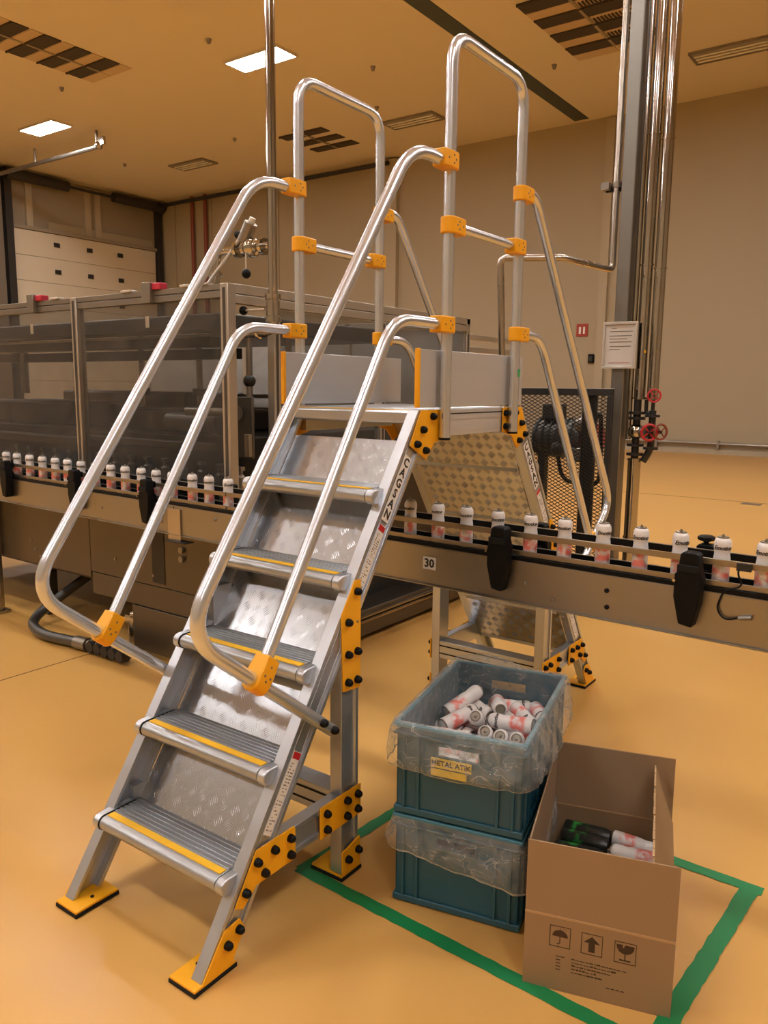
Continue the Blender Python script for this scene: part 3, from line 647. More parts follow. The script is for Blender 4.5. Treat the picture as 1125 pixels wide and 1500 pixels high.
# hood, beams and machinery inside
mp(bx(-4.7, -1.6, 1.75, 3.3, 1.88, 1.975), 'inner_hood', 'darkgrey', .01)
mp(bx(-4.7, -1.85, 1.9, 1.98, 1.80, 1.86), 'inner_beam', 'darkgrey', .005)
mp(bx(-4.7, -1.85, 1.86, 1.90, 1.875, 1.89), 'inner_rod', 'pipe')
mp(bx(-4.7, -1.85, 2.1, 2.16, 1.735, 1.80), 'inner_beam', 'dark', .005)
for x in (-2.95, -2.35, -1.55, -3.7):
    s = mp(MB().cyl((x, 2.25, 1.3), (x, 2.25, 1.88), .022, 10), 'shaft', 'pipe'); MB().cyl((x, 2.25, 1.50), (x, 2.25, 1.55), .05, 12).build('collar', M['dark'], s)
mp(bx(-4.7, -1.50, 1.80, 3.5, 1.0, 1.28), 'machine_bed', 'dark', .01)
mp(bx(-4.6, -2.75, 1.62, 1.75, 1.18, 1.23), 'inner_guide', 'darkgrey', .004); mp(bx(-2.7, -1.5, 1.55, 1.62, 1.22, 1.26), 'inner_guide', 'darkgrey', .004)
mp(bx(-2.7, -1.9, 1.9, 2.5, 1.28, 1.42), 'gear_housing', 'dark', .02); mp(bx(-4.4, -3.2, 1.9, 2.4, 1.28, 1.45), 'gear_housing', 'dark', .02)
mp(bx(-4.5, -2.9, 2.6, 3.2, 1.28, 1.52), 'gear_housing', 'darkgrey', .02)
m = mp(MB().cyl((-2.05, 1.75, 1.36), (-1.62, 1.75, 1.36), .055, 16), 'motor', 'darkgrey'); MB().cyl((-1.64, 1.75, 1.36), (-1.60, 1.75, 1.36), .07, 16).build('flange', M['dark'], m)
for k in range(3): mp(bx(-4.6, -1.5, 2.55+.2*k, 2.56+.2*k, 1.30+.09*k, 1.33+.09*k), 'inner_guide', 'galv')
mp(MB().cyl((-3.95, 1.95, 1.5), (-3.95, 1.95, 1.86), .03, 10), 'shaft', 'pipe')
pn = mp(bx(-1.46, -1.255, 1.64, 1.66, 1.19, 1.515), 'steel_panel', 'darkgrey', .004)
MB().cyl((-1.72, 1.60, 1.43), (-1.34, 1.60, 1.43), .024, 14).build('cylinder', M['galv'], pn); MB().cyl((-1.345, 1.60, 1.43), (-1.32, 1.60, 1.43), .04, 14).build('flange', M['galv'], pn)
mp(bx(-1.285, -1.25, 1.61, 1.635, 1.20, 1.32), 'junction_box', 'galv', .003)
s_ = mp(MB().cyl((-1.43, 1.80, 1.30), (-1.43, 1.80, 1.84), .018, 10), 'shaft', 'galv'); MB().ball((-1.43, 1.80, 1.60), .036).build('collar', M['dark'], s_)
# row of dim filling heads behind the corner
for k in range(14):
    x = -3.5+.16*k
    h = mp(MB().lathe([(.026, .99), (.026, 1.09), (.012, 1.105), (.012, 1.125)], 10, Matrix.Translation((x-.1, 1.66, 0))), 'filling_head', 'galv')
    bx(x-.118, x-.082, 1.645, 1.675, 1.125, 1.145).build('nozzle', M['galv'], h)
for k in range(4):
    x = -1.47+.055*k; y = 1.60
    h = mp(MB().lathe([(.026, .99), (.026, 1.09), (.012, 1.105), (.012, 1.125)], 10, Matrix.Translation((x, y, 0))), 'filling_head', 'galv')
    bx(x-.018, x+.018, y-.015, y+.015, 1.125, 1.145).build('nozzle', M['galv'], h)
# base cabinet
mp(bx(-2.45, mxr-.02, 1.435, 1.47, .44, .98), 'front_panel', 'cab', .003)
mp(bx(mxl, -2.455, 1.435, 1.47, .40, .98), 'front_panel', 'cab', .003)
mp(bx(-2.45, mxr-.02, 1.44, 1.47, .30, .436), 'front_panel', 'cab', .003)
mp(bx(-2.06, mxr-.02, 1.435, 1.47, .03, .296), 'front_panel', 'cab', .003)
sl = mp(bx(-1.86, -1.75, 1.431, 1.435, .46, .84), 'window_slot', 'dark', .02)
kn = mp(MB().cyl((-1.60, 1.42, .68), (-1.60, 1.436, .68), .018, 12), 'door_lock', 'galv'); MB().cyl((-1.60, 1.42, .63), (-1.60, 1.436, .63), .018, 12).build('lock_barrel', M['galv'], kn)
for x, z in ((-2.2, .55), (-2.2, .9), (-1.85, .5), (-3.1, .55), (-3.05, .5), (-3.0, .46), (-1.35, .35)): mp(MB().cyl((x, 1.428, z), (x, 1.436, z), .008, 8), 'screw', 'galv')
mp(bx(mxl, mxr-.2, 1.56, myf-.1, .34, 1.0), 'body', 'dark')
mp(bx(mxr-.10, mxr-.03, 1.475, myf, .36, 1.0), 'side_panel', 'cab', .003)
mp(bx(mxr-.14, mxr-.06, 1.6, myf, .20, .36), 'side_recess', 'dark')
fr = mp(bx(mxr-.08, -1.10, 1.48, myf+.3, .035, .20), 'base_frame', 'cab', .004)
MB().cyl((-1.09, 1.5, .165), (-1.09, myf+.3, .165), .012, 8).build('bright_bar', M['pipe'], fr); MB().cyl((-1.09, 1.5, .135), (-1.09, myf+.3, .135), .012, 8).build('bright_bar', M['pipe'], fr)
for x in (-4.6, -3.2, -2.15, -1.36):
    for y in (1.6, 3.6): mp(bx(x-.04, x+.04, y-.04, y+.04, 0, .36), 'foot', 'darkgrey', .003)
# hose and pump parts on the floor under the machine
t = thing('drain_hose', 'grey corrugated hose curling out from under the glazed machine', 'hose', (-2.8, 1.35, 0))
MB().tube([(-2.95, 1.75, .28), (-3.0, 1.55, .16), (-2.98, 1.32, .05), (-2.7, 1.22, .04), (-2.35, 1.27, .045)], .032, 12, .14).build('tube', M['darkgrey'], t)
MB().cyl((-2.38, 1.265, .045), (-2.28, 1.275, .045), .04, 12).build('coupling', M['galv'], t)
t = thing('floor_valve', 'cluster of small steel valve fittings on the floor under the machine', 'valve', (-2.1, 1.29, 0))
MB().cyl((-2.27, 1.275, .05), (-1.93, 1.30, .05), .028, 12).build('manifold', M['galv'], t)
for k in range(5):
    x = -2.22+.07*k
    MB().cyl((x, 1.24, .05), (x, 1.30, .05), .034, 10).build('flange', M['dark'], t); MB().cyl((x, 1.27, .05), (x, 1.27, .105), .012, 8).build('stem', M['galv'], t)
t = thing('steam_trap', 'bright steel fitting on the floor in the gap under the machine', 'fitting', (-2.14, 1.50, 0))
MB().cyl((-2.14, 1.50, 0), (-2.14, 1.50, .17), .035, 12).build('body', M['pipe'], t); MB().cyl((-2.20, 1.50, .17), (-2.08, 1.50, .17), .03, 10).build('tee', M['pipe'], t); MB().ball((-2.14, 1.50, .20), .025).build('cap', M['pipe'], t)
# product pipe with valves above the machine
px, py = -1.07, 1.617
t = thing('product_pipe', 'thin polished steel pole with valves dropping from ceiling into the machine', 'pipe', (px, py, 1.802))
MB().tube([(px, py, ZC-.001), (px, py, 1.843), (px-.27, py, 1.843)], .024, 14, .07).build('pipe', M['pipe'], t)
for z in (2.015, 1.904): MB().cyl((px, py, z-.012), (px, py, z+.012), .042, 14).build('clamp_ring', M['pipe'], t)
v = MB().cyl((px, py, 1.922), (px, py, 1.996), .036, 14).build('valve_body', M['pipe'], t)
MB().cyl((px-.03, py-.03, 1.954), (px-.165, py-.03, 1.954), .006, 8).build('handle', M['frame_alu'], v); MB().ball((px-.18, py-.03, 1.954), .023).build('handle_ball', M['black'], v)
MB().torus((px-.1, py, 1.843), (1, 0, 0), .026, .008).build('clamp_ring', M['pipe'], t)
MB().cyl((px, py, 2.263), (px-.30, py, 2.263), .02, 12).build('branch', M['pipe'], t)
for k in range(4): MB().cyl((px-.05-.06*k, py, 2.263), (px-.07-.06*k, py, 2.263), .042, 12).build('clamp_ring', M['pipe'], t)
MB().ball((px-.14, py, 2.264), .05).build('valve_body', M['pipe'], t)
h = MB().cyl((px-.155, py-.03, 2.246), (px-.155, py-.03, 2.153), .005, 8).build('handle', M['frame_alu'], t); MB().ball((px-.155, py-.03, 2.135), .024).build('handle_ball', M['black'], h)
a = MB().cyl((px-.20, py, 2.301), (px-.145, py, 2.385), .034, 14).build('actuator', M['galv'], t); MB().cyl((px-.147, py, 2.382), (px-.132, py, 2.408), .016, 10).build('cap', M['white'], a)
MB().cyl((px-.25, py, 2.338), (px-.21, py, 2.338), .018, 10).build('cable_gland', M['black'], a)
MB().tube([(px-.30, py, 2.263), (px-.40, py, 2.263), (px-.42, py, 2.024)], .02, 12, .05).build('branch', M['pipe'], t)
MB().cyl((px-.42, py, 2.144), (px-.42, py, 2.163), .042, 12).build('clamp_ring', M['pipe'], t)
MB().tube([(px-.21, py-.02, 2.311), (px-.29, py-.03, 2.227), (px-.38, py-.06, 2.126), (px-.42, py-.1, 2.033)], .008, 8, .06).build('cable', M['frame_alu'], t)
# ---------------------------------------------------------------- column, pipes and pump cage in the middle distance
t = thing('steel_column', 'grey steel column standing behind the conveyor', 'column', (-.31, 4.56, 0))
bx(-.365, -.265, 4.515, 4.635, .02, ZC).build('shaft', M['column'], t, .008); bx(-.40, -.24, 4.46, 4.66, 0, .02).build('base_plate', M['column'], t)
def clad(x, y, r, z0, z1, name, label, rings):
    t = thing(name, label, 'pipe', (x, y, z0), 0, 'pipes beside the column')
    MB().cyl((x, y, z0), (x, y, z1), r, 20).build('cladding', M['pipe'], t)
    for z in rings: MB().cyl((x, y, z-.006), (x, y, z+.006), r+.006, 20).build('joint_ring', M['pipe'], t)
    return t
clad(-.238, 4.60, .020, 1.2, ZC, 'steam_pipe', 'thinnest polished pipe right against the grey column', ())
a = clad(-.168, 4.60, .042, 1.50, ZC, 'clad_pipe', 'polished clad pipe in the middle of the three beside column', (3.37, 2.47, 1.51))
b = clad(-.072, 4.60, .041, 1.50, ZC, 'clad_pipe', 'rightmost polished clad pipe beside the grey column', (3.32, 2.44, 1.51))
bx(-.142, -.130, 4.564, 4.570, 1.84, 1.86).build('sticker', M['strip'], a); bx(-.058, -.048, 4.566, 4.574, 1.84, 1.86).build('sticker', M['strip'], b)
clad(-.178, 4.60, .048, .0, 1.06, 'drop_pipe', 'short polished pipe standing on the floor below the red valves', (.45, .40, 1.05))
t = thing('valve_station', 'dark valve cluster with red handwheels beside the column', 'valve', (-.03, 4.6, 1.1))
MB().cyl((-.085, 4.6, 1.06), (-.085, 4.6, 1.50), .028, 12).build('pipe', M['dark'], t)
for z in (1.09, 1.16, 1.36, 1.40): MB().cyl((-.085, 4.6, z-.01), (-.085, 4.6, z+.01), .062, 14).build('flange', M['dark'], t)
MB().ball((-.085, 4.6, 1.26), .062).build('valve_body', M['pipe'], t); MB().cyl((-.06, 4.6, 1.26), (.0, 4.57, 1.26), .045, 14).build('bonnet', M['galv'], t)
MB().tube([(-.02, 4.6, 1.50), (-.02, 4.6, 1.40), (.03, 4.6, 1.40), (.03, 4.6, 1.50)], .014, 10, .03).build('loop_pipe', M['dark'], t)
MB().tube([(.03, 4.6, 1.42), (.03, 4.6, 1.13), (-.02, 4.6, 1.04)], .026, 10, .05).build('elbow', M['dark'], t)
for z in (1.14, 1.38): MB().cyl((.03, 4.6, z-.009), (.03, 4.6, z+.009), .055, 12).build('flange', M['dark'], t)
def wheel(c, ax, R, mt):
    w = MB().torus(c, ax, R, R*.16).build('handwheel', M[mt], t); d = Vector(ax).normalized(); p = d.orthogonal().normalized(); q = d.cross(p); C = Vector(c)
    for k in range(4):
        e = p*math.cos(PI*k/2)+q*math.sin(PI*k/2); MB().cyl(C, C+e*R, R*.09, 6).build('spoke', M[mt], w)
    MB().cyl(C-d*.01, C+d*.06, R*.18, 8).build('hub', M['dark'], w)
wheel((.045, 4.50, 1.262), (-.55, .83, 0), .058, 'red'); wheel((.118, 4.53, 1.268), (-.83, .55, 0), .055, 'redpipe'); wheel((.055, 4.53, 1.53), (-.4, .9, 0), .045, 'red')
MB().cyl((.0, 4.6, 1.265), (.118, 4.53, 1.265), .012, 8).build('spindle', M['dark'], t)
t.location.x -= .093
# framed notice on the column
t = thing('framed_notice', 'framed printed notice fixed to the grey column', 'notice', (-.30, 4.48, 1.9)); M4 = M['frame_alu']
bx(-.42, -.185, 4.49, 4.51, 1.735, 2.055).build('sheet', M['paper'], t)
for a in ((-.43, -.175, 2.045, 2.065), (-.43, -.175, 1.725, 1.745), (-.43, -.415, 1.745, 2.045), (-.19, -.175, 1.745, 2.045)): bx(a[0], a[1], 4.478, 4.51, a[2], a[3]).build('frame_bar', M4, t, .002)
for k, (x0, x1) in enumerate([(-.37, -.33), (-.38, -.21), (-.385, -.215), (-.38, -.25), (-.38, -.215), (-.375, -.22), (-.38, -.30)]):
    z = 2.015-.022*k-.01*(k > 1)-.01*(k > 4); bx(x0, x1, 4.4885, 4.49, z, z+.005).build('print_line', M['inkgrey'], t)
bx(-.38, -.22, 4.4885, 4.49, 1.765, 1.769).build('print_line', M['signred'], t)
# bent service pipe on a bracket
t = thing('service_pipe', 'bent dull steel pipe clamped to the column and running behind stairs', 'pipe', (-.41, 4.55, 0))
MB().tube([(-.41, 4.56, ZC-.001), (-.415, 4.56, 2.45), (-.50, 3.84, 2.45), (-.86, 3.63, 2.45), (-.862, 3.90, .02)], .024, 12, .05).build('pipe', M['steel'], t)
bx(-.50, -.367, 4.57, 4.60, 3.01, 3.05).build('bracket', M['dark'], t); MB().cyl((-.412, 4.56, 3.03), (-.412, 4.56, 3.07), .032, 12).build('pipe_clamp', M['galv'], t); bx(-.52, -.46, 4.52, 4.60, 3.02, 3.07).build('bracket_end', M['galv'], t)
# pump behind an expanded metal guard
CG = thing('mesh_guard', 'black expanded metal guard panel in front of the pump', 'guard', (-.75, 4.3, 0))
gy = 4.30; gx0, gx1, gz0, gz1 = -1.12, -.26, .02, 1.575
for a in ((gx0, gx1, gz1-.05, gz1), (gx0, gx1, gz0, gz0+.05), (gx0, gx0+.04, gz0+.05, gz1-.05), (gx1-.04, gx1, gz0+.05, gz1-.05)): bx(a[0], a[1], gy-.02, gy+.02, a[2], a[3]).build('frame_bar', M['dark'], CG, .003)
bx(gx0, gx1, gy-.02, gy+.02, gz1, gz1+.006).build('top_edge', M['frame_alu'], CG)
bx(-.50, -.395, gy+.02, gy+.06, gz0, gz1).build('post', M['dark'], CG, .003)
m = MB(); sl = .56; step = .0275; hgt = gz1-gz0; c0 = gz0-(gx1-gx0)*sl
for sg in (1, -1):
    z = gz0-(gx1-gx0)*sl
    while z < gz1+(gx1-gx0)*sl:
        pts = []
        for x in (gx0, gx1):
            zz = z+sg*sl*(x-(gx0 if sg > 0 else gx0)); pts.append((x, zz))
        (xa, za), (xb, zb) = pts
        def cut(xa, za, xb, zb):
            t0, t1 = 0., 1.; dz = zb-za
            for lim, s_ in ((gz0, 1), (gz1, -1)):
                f0 = (za-lim)*s_; f1 = (zb-lim)*s_
                if f0 < 0 and f1 < 0: return None
                if f0 < 0: t0 = max(t0, f0/(f0-f1))
                elif f1 < 0: t1 = min(t1, f0/(f0-f1))
            return None if t1-t0 < .01 else (xa+(xb-xa)*t0, za+dz*t0, xa+(xb-xa)*t1, za+dz*t1)
        q = cut(xa, za, xb, zb)
        if q:
            A = Vector((q[0], gy, q[1])); B = Vector((q[2], gy, q[3])); d = (B-A); L = d.length/2; d.normalize(); n = Vector((-d.z, 0, d.x))
            m.obox((A+B)/2, d*L, (0, .0025, 0), n*.0027)
        z += step
m.build('expanded_mesh', M['dark'], CG, kind='stuff')
t = thing('pump_unit', 'dark pump and motor seen through the black mesh guard', 'pump', (-.75, 4.75, 0))
bx(-1.05, -.45, 4.5, 5.0, .0, .16).build('base', M['dark'], t, .01)
for x in (-.98, -.62): bx(x, x+.06, 4.62, 4.70, .16, 1.1).build('support', M['dark'], t, .004)
MB().cyl((-1.02, 4.72, 1.18), (-.62, 4.72, 1.18), .15, 18).build('motor', M['darkgrey'], t); MB().cyl((-.62, 4.72, 1.18), (-.50, 4.72, 1.18), .12, 18).build('pump_head', M['signred'], t)
for k in range(6): MB().cyl((-1.0+.06*k, 4.72, 1.18), (-.985+.06*k, 4.72, 1.18), .165, 18).build('cooling_fin', M['dark'], t)
bx(-.95, -.80, 4.6, 4.75, 1.33, 1.45).build('terminal_box', M['dark'], t, .01); bx(-.72, -.55, 4.58, 4.72, 1.0, 1.12).build('gearbox', M['galv'], t, .02)
MB().ball((-.78, 4.55, 1.10), .06).build('filter_bowl', M['dark'], t); MB().ball((-.58, 4.55, 1.30), .07).build('filter_bowl', M['galv'], t)
MB().tube([(-.55, 4.7, 1.3), (-.46, 4.6, 1.42), (-.44, 4.6, 1.0), (-.45, 4.6, .82), (-.75, 4.6, .84), (-.8, 4.6, 1.05)], .016, 10, .1).build('hose', M['black'], t)
MB().tube([(-1.0, 4.6, 1.2), (-1.05, 4.55, .7), (-.85, 4.55, .4), (-.7, 4.6, .16)], .02, 10, .1).build('hose', M['black'], t)
bx(-1.0, -.8, 4.42, 4.62, .16, .42).build('oil_tank', M['black'], t, .03)
# ---------------------------------------------------------------- teal crates
TH = math.radians(12.5); CW_, CL_ = .405, .605
def crate(label, z0, h, rim_only=False):
    t = thing('plastic_crate', label, 'crate', (.49, .475, z0), TH, 'stacked teal crates', local=True); w = .004
    bx(.012, CW_-.012, .012, CL_-.012, .006, .012).build('base', M['crate'], t)
    zr = h-.028
    # long walls
    for x in (.010, CW_-.014): bx(x, x+w, .010, CL_-.010, .012, h-.004).build('side_wall', M['crate'], t)
    # end walls with hand hole
    for y in (.010, CL_-.014):
        m = MB(); a0, a1 = CW_/2-.062, CW_/2+.062; hz0, hz1 = h-.085, h-.052
        for q in ((.010, a0, .012, h-.004), (a1, CW_-.010, .012, h-.004), (a0, a1, .012, hz0), (a0, a1, hz1, h-.004)): m.box(q[0], q[1], y, y+w, q[2], q[3])
        e = m.build('end_wall', M['crate'], t)
        yy = (y-.006, y) if y < .1 else (y+w, y+w+.006)
        for q in ((a0-.006, a1+.006, hz0-.008, hz0), (a0-.006, a1+.006, hz1, hz1+.008), (a0-.006, a0, hz0, hz1), (a1, a1+.006, hz0, hz1)): bx(q[0], q[1], yy[0], yy[1], q[2], q[3]).build('hole_rim', M['crate'], e)
    # rim flange
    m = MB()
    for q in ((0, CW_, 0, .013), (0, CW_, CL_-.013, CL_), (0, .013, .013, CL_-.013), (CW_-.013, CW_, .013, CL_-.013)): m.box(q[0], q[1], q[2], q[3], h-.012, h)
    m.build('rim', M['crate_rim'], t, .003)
    m = MB()
    for q in ((0, CW_, 0, .010), (0, CW_, CL_-.010, CL_), (0, .010, .010, CL_-.010), (CW_-.010, CW_, .010, CL_-.010)): m.box(q[0], q[1], q[2], q[3], h-.036, h-.030)
    m.build('lower_rim', M['crate'], t, .002)
    m = MB()
    for q in ((.002, CW_-.002, .002, .012), (.002, CW_-.002, CL_-.012, CL_-.002), (.002, .012, .012, CL_-.012), (CW_-.012, CW_-.002, .012, CL_-.012)): m.box(q[0], q[1], q[2], q[3], .004, .026)
    m.build('foot_rim', M['crate'], t, .004)
    for x in (.03, .075, CW_-.085, CW_-.04):
        for y in (.001, CL_-.010): bx(x, x+.009, y, y+.009, .026, h-.036).build('rib', M['crate'], t, .001)
    for y in (.03, .08, .2, .3, .4, .52, .57):
        for x in (.001, CW_-.010): bx(x, x+.009, y, y+.009, .026, h-.036).build('rib', M['crate'], t, .001)
    return t
c1 = crate('lower teal plastic crate standing on the floor inside the green tape', 0, .292)
c2 = crate('upper teal plastic crate full of cans with yellow METAL ATIK label', .293, .292)
lb = bx(.122, .246, -.003, -.001, .176, .206).build('yellow_label', M['yellow_label'], c2)
text('lettering', 'METAL ATIK', .0225, M['ink'], lb, (.184, -.0034, .191), (1, 0, 0), (0, 0, 1), bold=.0004, space=.98)
bx(.122, .232, -.0025, -.001, .150, .172).build('label_reflection', M['yellow_label'], c2)  # yellow strip painted in as the label's reflection in the bag film
# ---------------------------------------------------------------- clear bags over the crate rims
from mathutils import noise as NZ
def bag(name, label, z0, prof, seedv, bulge=True):
    t = thing(name, label, 'bag', (.49, .475, z0), TH, local=True); N_ = 220; rows = []
    per = []; r = .02; Wd, Ld = CW_, CL_
    def corner(cx, cy, a0): return [(cx+r*math.cos(a0+PI/2*k/5), cy+r*math.sin(a0+PI/2*k/5)) for k in range(6)]
    loop = corner(Wd-r, r, -PI/2)+corner(Wd-r, Ld-r, 0)+corner(r, Ld-r, PI/2)+corner(r, r, PI)
    seg = []; tot = 0
    for i in range(len(loop)):
        a, b = Vector(loop[i]), Vector(loop[(i+1) % len(loop)]); seg.append((tot, a, b)); tot += (b-a).length
    for k in range(N_):
        s = tot*k/N_
        for q in reversed(seg):
            if s >= q[0]: d = (q[2]-q[1]); per.append(q[1]+d.normalized()*(s-q[0])); break
    v = []; C0 = Vector((Wd/2, Ld/2)); N_ = len(per)
    for (off, z, amp) in prof:
        for k, p in enumerate(per):
            a = per[(k+1) % N_]-per[k-1]; n = Vector((a.y, -a.x)).normalized()
            nz = NZ.noise(Vector((p.x*16+seedv, p.y*16, z*7))); n2 = NZ.noise(Vector((p.x*45, p.y*45+seedv, z*30)))
            fold = NZ.noise(Vector((p.x*34+p.y*38+z*14, seedv, z*5)))
            o_ = off+amp*(nz*.9+abs(n2)*.25+fold*.5)
            if off > .005: o_ = max(o_, .0055)
            zz = z+amp*.5*NZ.noise(Vector((p.x*9+5, p.y*9, seedv)))
            if bulge and off > -.004 and p.y > Ld*.5:
                w = max(0, 1-((p.x-.12)/.13)**2)*max(0, min(1, (p.y-Ld*.5)/(Ld*.45)))
                if z > .27: zz += .030*w
            if not bulge: zz -= (.055*p.x/Wd-.012)*min(1, max(0, (.28-z)/.1))
            v.append((p.x+n.x*o_, p.y+n.y*o_, zz))
    m = MB(); R_ = len(prof)
    m.add(v, [(i*N_+k, i*N_+(k+1) % N_, (i+1)*N_+(k+1) % N_, (i+1)*N_+k) for i in range(R_-1) for k in range(N_)])
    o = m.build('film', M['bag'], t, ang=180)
    h = MB(); last = v[-N_:]; up = v[-2*N_:-N_]
    w = [Vector(a)+(Vector(b)-Vector(a))*.45 for a, b in zip(last, up)]; cen = Vector((Wd/2, Ld/2, 0))
    out = lambda p, e: Vector(p)+Vector((Vector(p).x-cen.x, Vector(p).y-cen.y, 0)).normalized()*e
    h.add([out(p, .0012) for p in last]+[out(p, .0012) for p in w], [(k, (k+1) % N_, (k+1) % N_+N_, k+N_) for k in range(N_)])
    h.build('hem', M['hem'], t, ang=180); return t
H_ = .292
prof = [(-.0165, H_-.150, .0005), (-.0165, H_-.11, .001), (-.0165, H_-.07, .0015), (-.0160, H_-.03, .001), (-.0155, H_-.008, .0005), (-.012, H_+.004, .001), (-.003, H_+.007, .002), (.006, H_+.004, .002), (.012, H_-.010, .005),
        (.018, H_-.020, .008), (.022, H_-.032, .011), (.025, H_-.046, .014), (.028, H_-.060, .016), (.031, H_-.074, .018), (.034, H_-.088, .019), (.036, H_-.100, .020), (.036, H_-.112, .019), (.034, H_-.122, .018), (.029, H_-.130, .015)]
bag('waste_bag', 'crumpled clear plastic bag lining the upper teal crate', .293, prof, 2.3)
prof2 = [(.004, H_-.006, .001), (.008, H_-.02, .003), (.013, H_-.038, .006), (.018, H_-.050, .010), (.021, H_-.062, .011), (.023, H_-.074, .012), (.024, H_-.088, .012), (.023, H_-.102, .012), (.019, H_-.114, .010)]
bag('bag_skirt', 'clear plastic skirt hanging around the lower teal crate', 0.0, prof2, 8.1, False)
# cans in the upper crate
PILE_VIS = [(0.493, 0.892, 0.515, 0.366, 0.856, 0.365),
    (0.589, 1.058, 0.462, 0.839, 0.543, -0.042),
    (0.605, 0.935, 0.513, 0.513, -0.83, 0.218),
    (0.521, 0.815, 0.488, 0.267, 0.956, 0.125),
    (0.523, 0.939, 0.481, 0.892, -0.452, -0.021),
    (0.504, 0.819, 0.433, 0.983, -0.152, 0.099),
    (0.589, 0.818, 0.491, 0.29, -0.753, 0.591),
    (0.693, 0.851, 0.502, -0.989, -0.135, -0.063),
    (0.68, 0.978, 0.475, 0.722, -0.691, 0.021),
    (0.713, 1.032, 0.473, 0.592, -0.801, 0.092),
    (0.62, 0.824, 0.441, 0.301, -0.709, 0.638),
    (0.672, 0.834, 0.448, 0.309, -0.804, 0.508),
    (0.723, 0.846, 0.448, 0.308, -0.801, 0.513),
    (0.774, 0.864, 0.444, 0.261, -0.798, 0.543),
    (0.594, 0.762, 0.427, 0.981, 0.134, -0.137),
    (0.62, 0.959, 0.464, 0.587, -0.762, 0.273)]
PILE_FILL = [(0.719, 0.78, 0.334, 0.976, 0.219, -0.0),
    (0.527, 0.808, 0.334, 0.968, 0.253, 0.0),
    (0.702, 0.829, 0.334, 0.976, 0.218, -0.0),
    (0.504, 0.857, 0.333, 0.973, 0.229, 0.0),
    (0.692, 0.88, 0.334, -0.974, -0.225, -0.0),
    (0.504, 0.91, 0.334, 0.973, 0.233, -0.0),
    (0.674, 0.936, 0.334, 0.974, 0.226, -0.0),
    (0.505, 0.967, 0.333, -0.97, -0.244, -0.0),
    (0.674, 0.989, 0.333, -0.974, -0.225, 0.0),
    (0.475, 1.013, 0.334, 0.97, 0.244, -0.0),
    (0.653, 1.037, 0.333, -0.976, -0.218, 0.0),
    (0.475, 1.051, 0.37, -0.976, -0.216, -0.028),
    (0.648, 1.089, 0.334, 0.976, 0.217, -0.0),
    (0.596, 0.539, 0.385, -0.976, -0.217, 0.002),
    (0.769, 0.577, 0.386, -0.976, -0.217, -0.013),
    (0.571, 0.586, 0.387, 0.976, 0.216, 0.021),
    (0.752, 0.627, 0.389, -0.973, -0.231, -0.021),
    (0.576, 0.639, 0.399, 0.976, 0.217, 0.016),
    (0.746, 0.679, 0.385, 0.973, 0.229, 0.001),
    (0.542, 0.681, 0.38, 0.979, 0.203, -0.021),
    (0.727, 0.72, 0.412, 0.971, 0.239, -0.015),
    (0.544, 0.734, 0.379, -0.979, -0.203, 0.028),
    (0.725, 0.763, 0.382, -0.967, -0.256, -0.012),
    (0.514, 0.832, 0.378, 0.971, 0.24, 0.007),
    (0.709, 0.856, 0.379, 0.973, 0.23, -0.01),
    (0.516, 0.887, 0.379, 0.973, 0.227, -0.028),
    (0.678, 0.907, 0.377, -0.974, -0.228, -0.002),
    (0.506, 0.939, 0.377, -0.971, -0.238, 0.004),
    (0.682, 0.964, 0.379, -0.974, -0.226, -0.001),
    (0.473, 0.982, 0.433, -0.973, -0.23, 0.004),
    (0.659, 1.013, 0.379, -0.974, -0.226, -0.005),
    (0.497, 1.004, 0.383, 0.979, 0.205, -0.012),
    (0.669, 1.052, 0.417, -0.975, -0.223, -0.008),
    (0.472, 1.05, 0.422, 0.976, 0.217, 0.021),
    (0.65, 1.09, 0.385, -0.976, -0.216, 0.0),
    (0.577, 0.537, 0.439, 0.985, 0.168, 0.03),
    (0.754, 0.577, 0.439, -0.972, -0.232, 0.022),
    (0.575, 0.592, 0.441, 0.978, 0.208, 0.004),
    (0.748, 0.63, 0.443, 0.962, 0.27, -0.024),
    (0.566, 0.649, 0.449, -0.951, -0.31, 0.003),
    (0.736, 0.681, 0.444, -0.963, -0.269, -0.021),
    (0.556, 0.69, 0.478, 0.956, 0.293, 0.024),
    (0.731, 0.727, 0.468, -0.963, -0.27, -0.02),
    (0.554, 0.704, 0.428, -0.991, -0.133, 0.025),
    (0.745, 0.773, 0.434, -0.971, -0.237, -0.013),
    (0.537, 0.786, 0.391, 0.972, 0.233, -0.017),
    (0.736, 0.816, 0.404, -0.969, -0.246, -0.017),
    (0.523, 0.888, 0.431, 0.973, 0.23, -0.028),
    (0.691, 0.939, 0.424, -0.964, -0.263, -0.038),
    (0.502, 0.936, 0.429, 0.973, 0.231, -0.004),
    (0.696, 0.995, 0.424, 0.973, 0.232, 0.008)]
LAB = ['white spray can lying left in crate with dark open base', 'white spray can lying along the back of the crate heap', 'white spray can head poking up at the middle of crate heap', 'white spray can with barcode lying at the left of crate heap', 'white spray can wedged under the middle of crate heap', 'short looking spray can against the left crate wall', 'upright spray can with round end showing near crate front', 'white spray can with shiny base lying on top right of heap', 'tilted spray can near the right wall behind the top can', 'spray can deepest in the far right corner of the crate', 'leftmost of four can heads along the crate front', 'second of four can heads along the crate front', 'third of four can heads along the crate front', 'rightmost of four can heads along the crate front', 'spray can lying flat just behind the front crate rim', 'spray can half hidden below the top right can']
def pile(i, q, lab, grp, det):
    d = Vector(q[3:6]).normalized(); c = Vector(q[:3]); spray_can(lab, grp, c-d*.0775, d, random.uniform(0, 6.28), det)
for i, q in enumerate(PILE_VIS): pile(i, q, LAB[i], 'cans heaped in the crate', True)
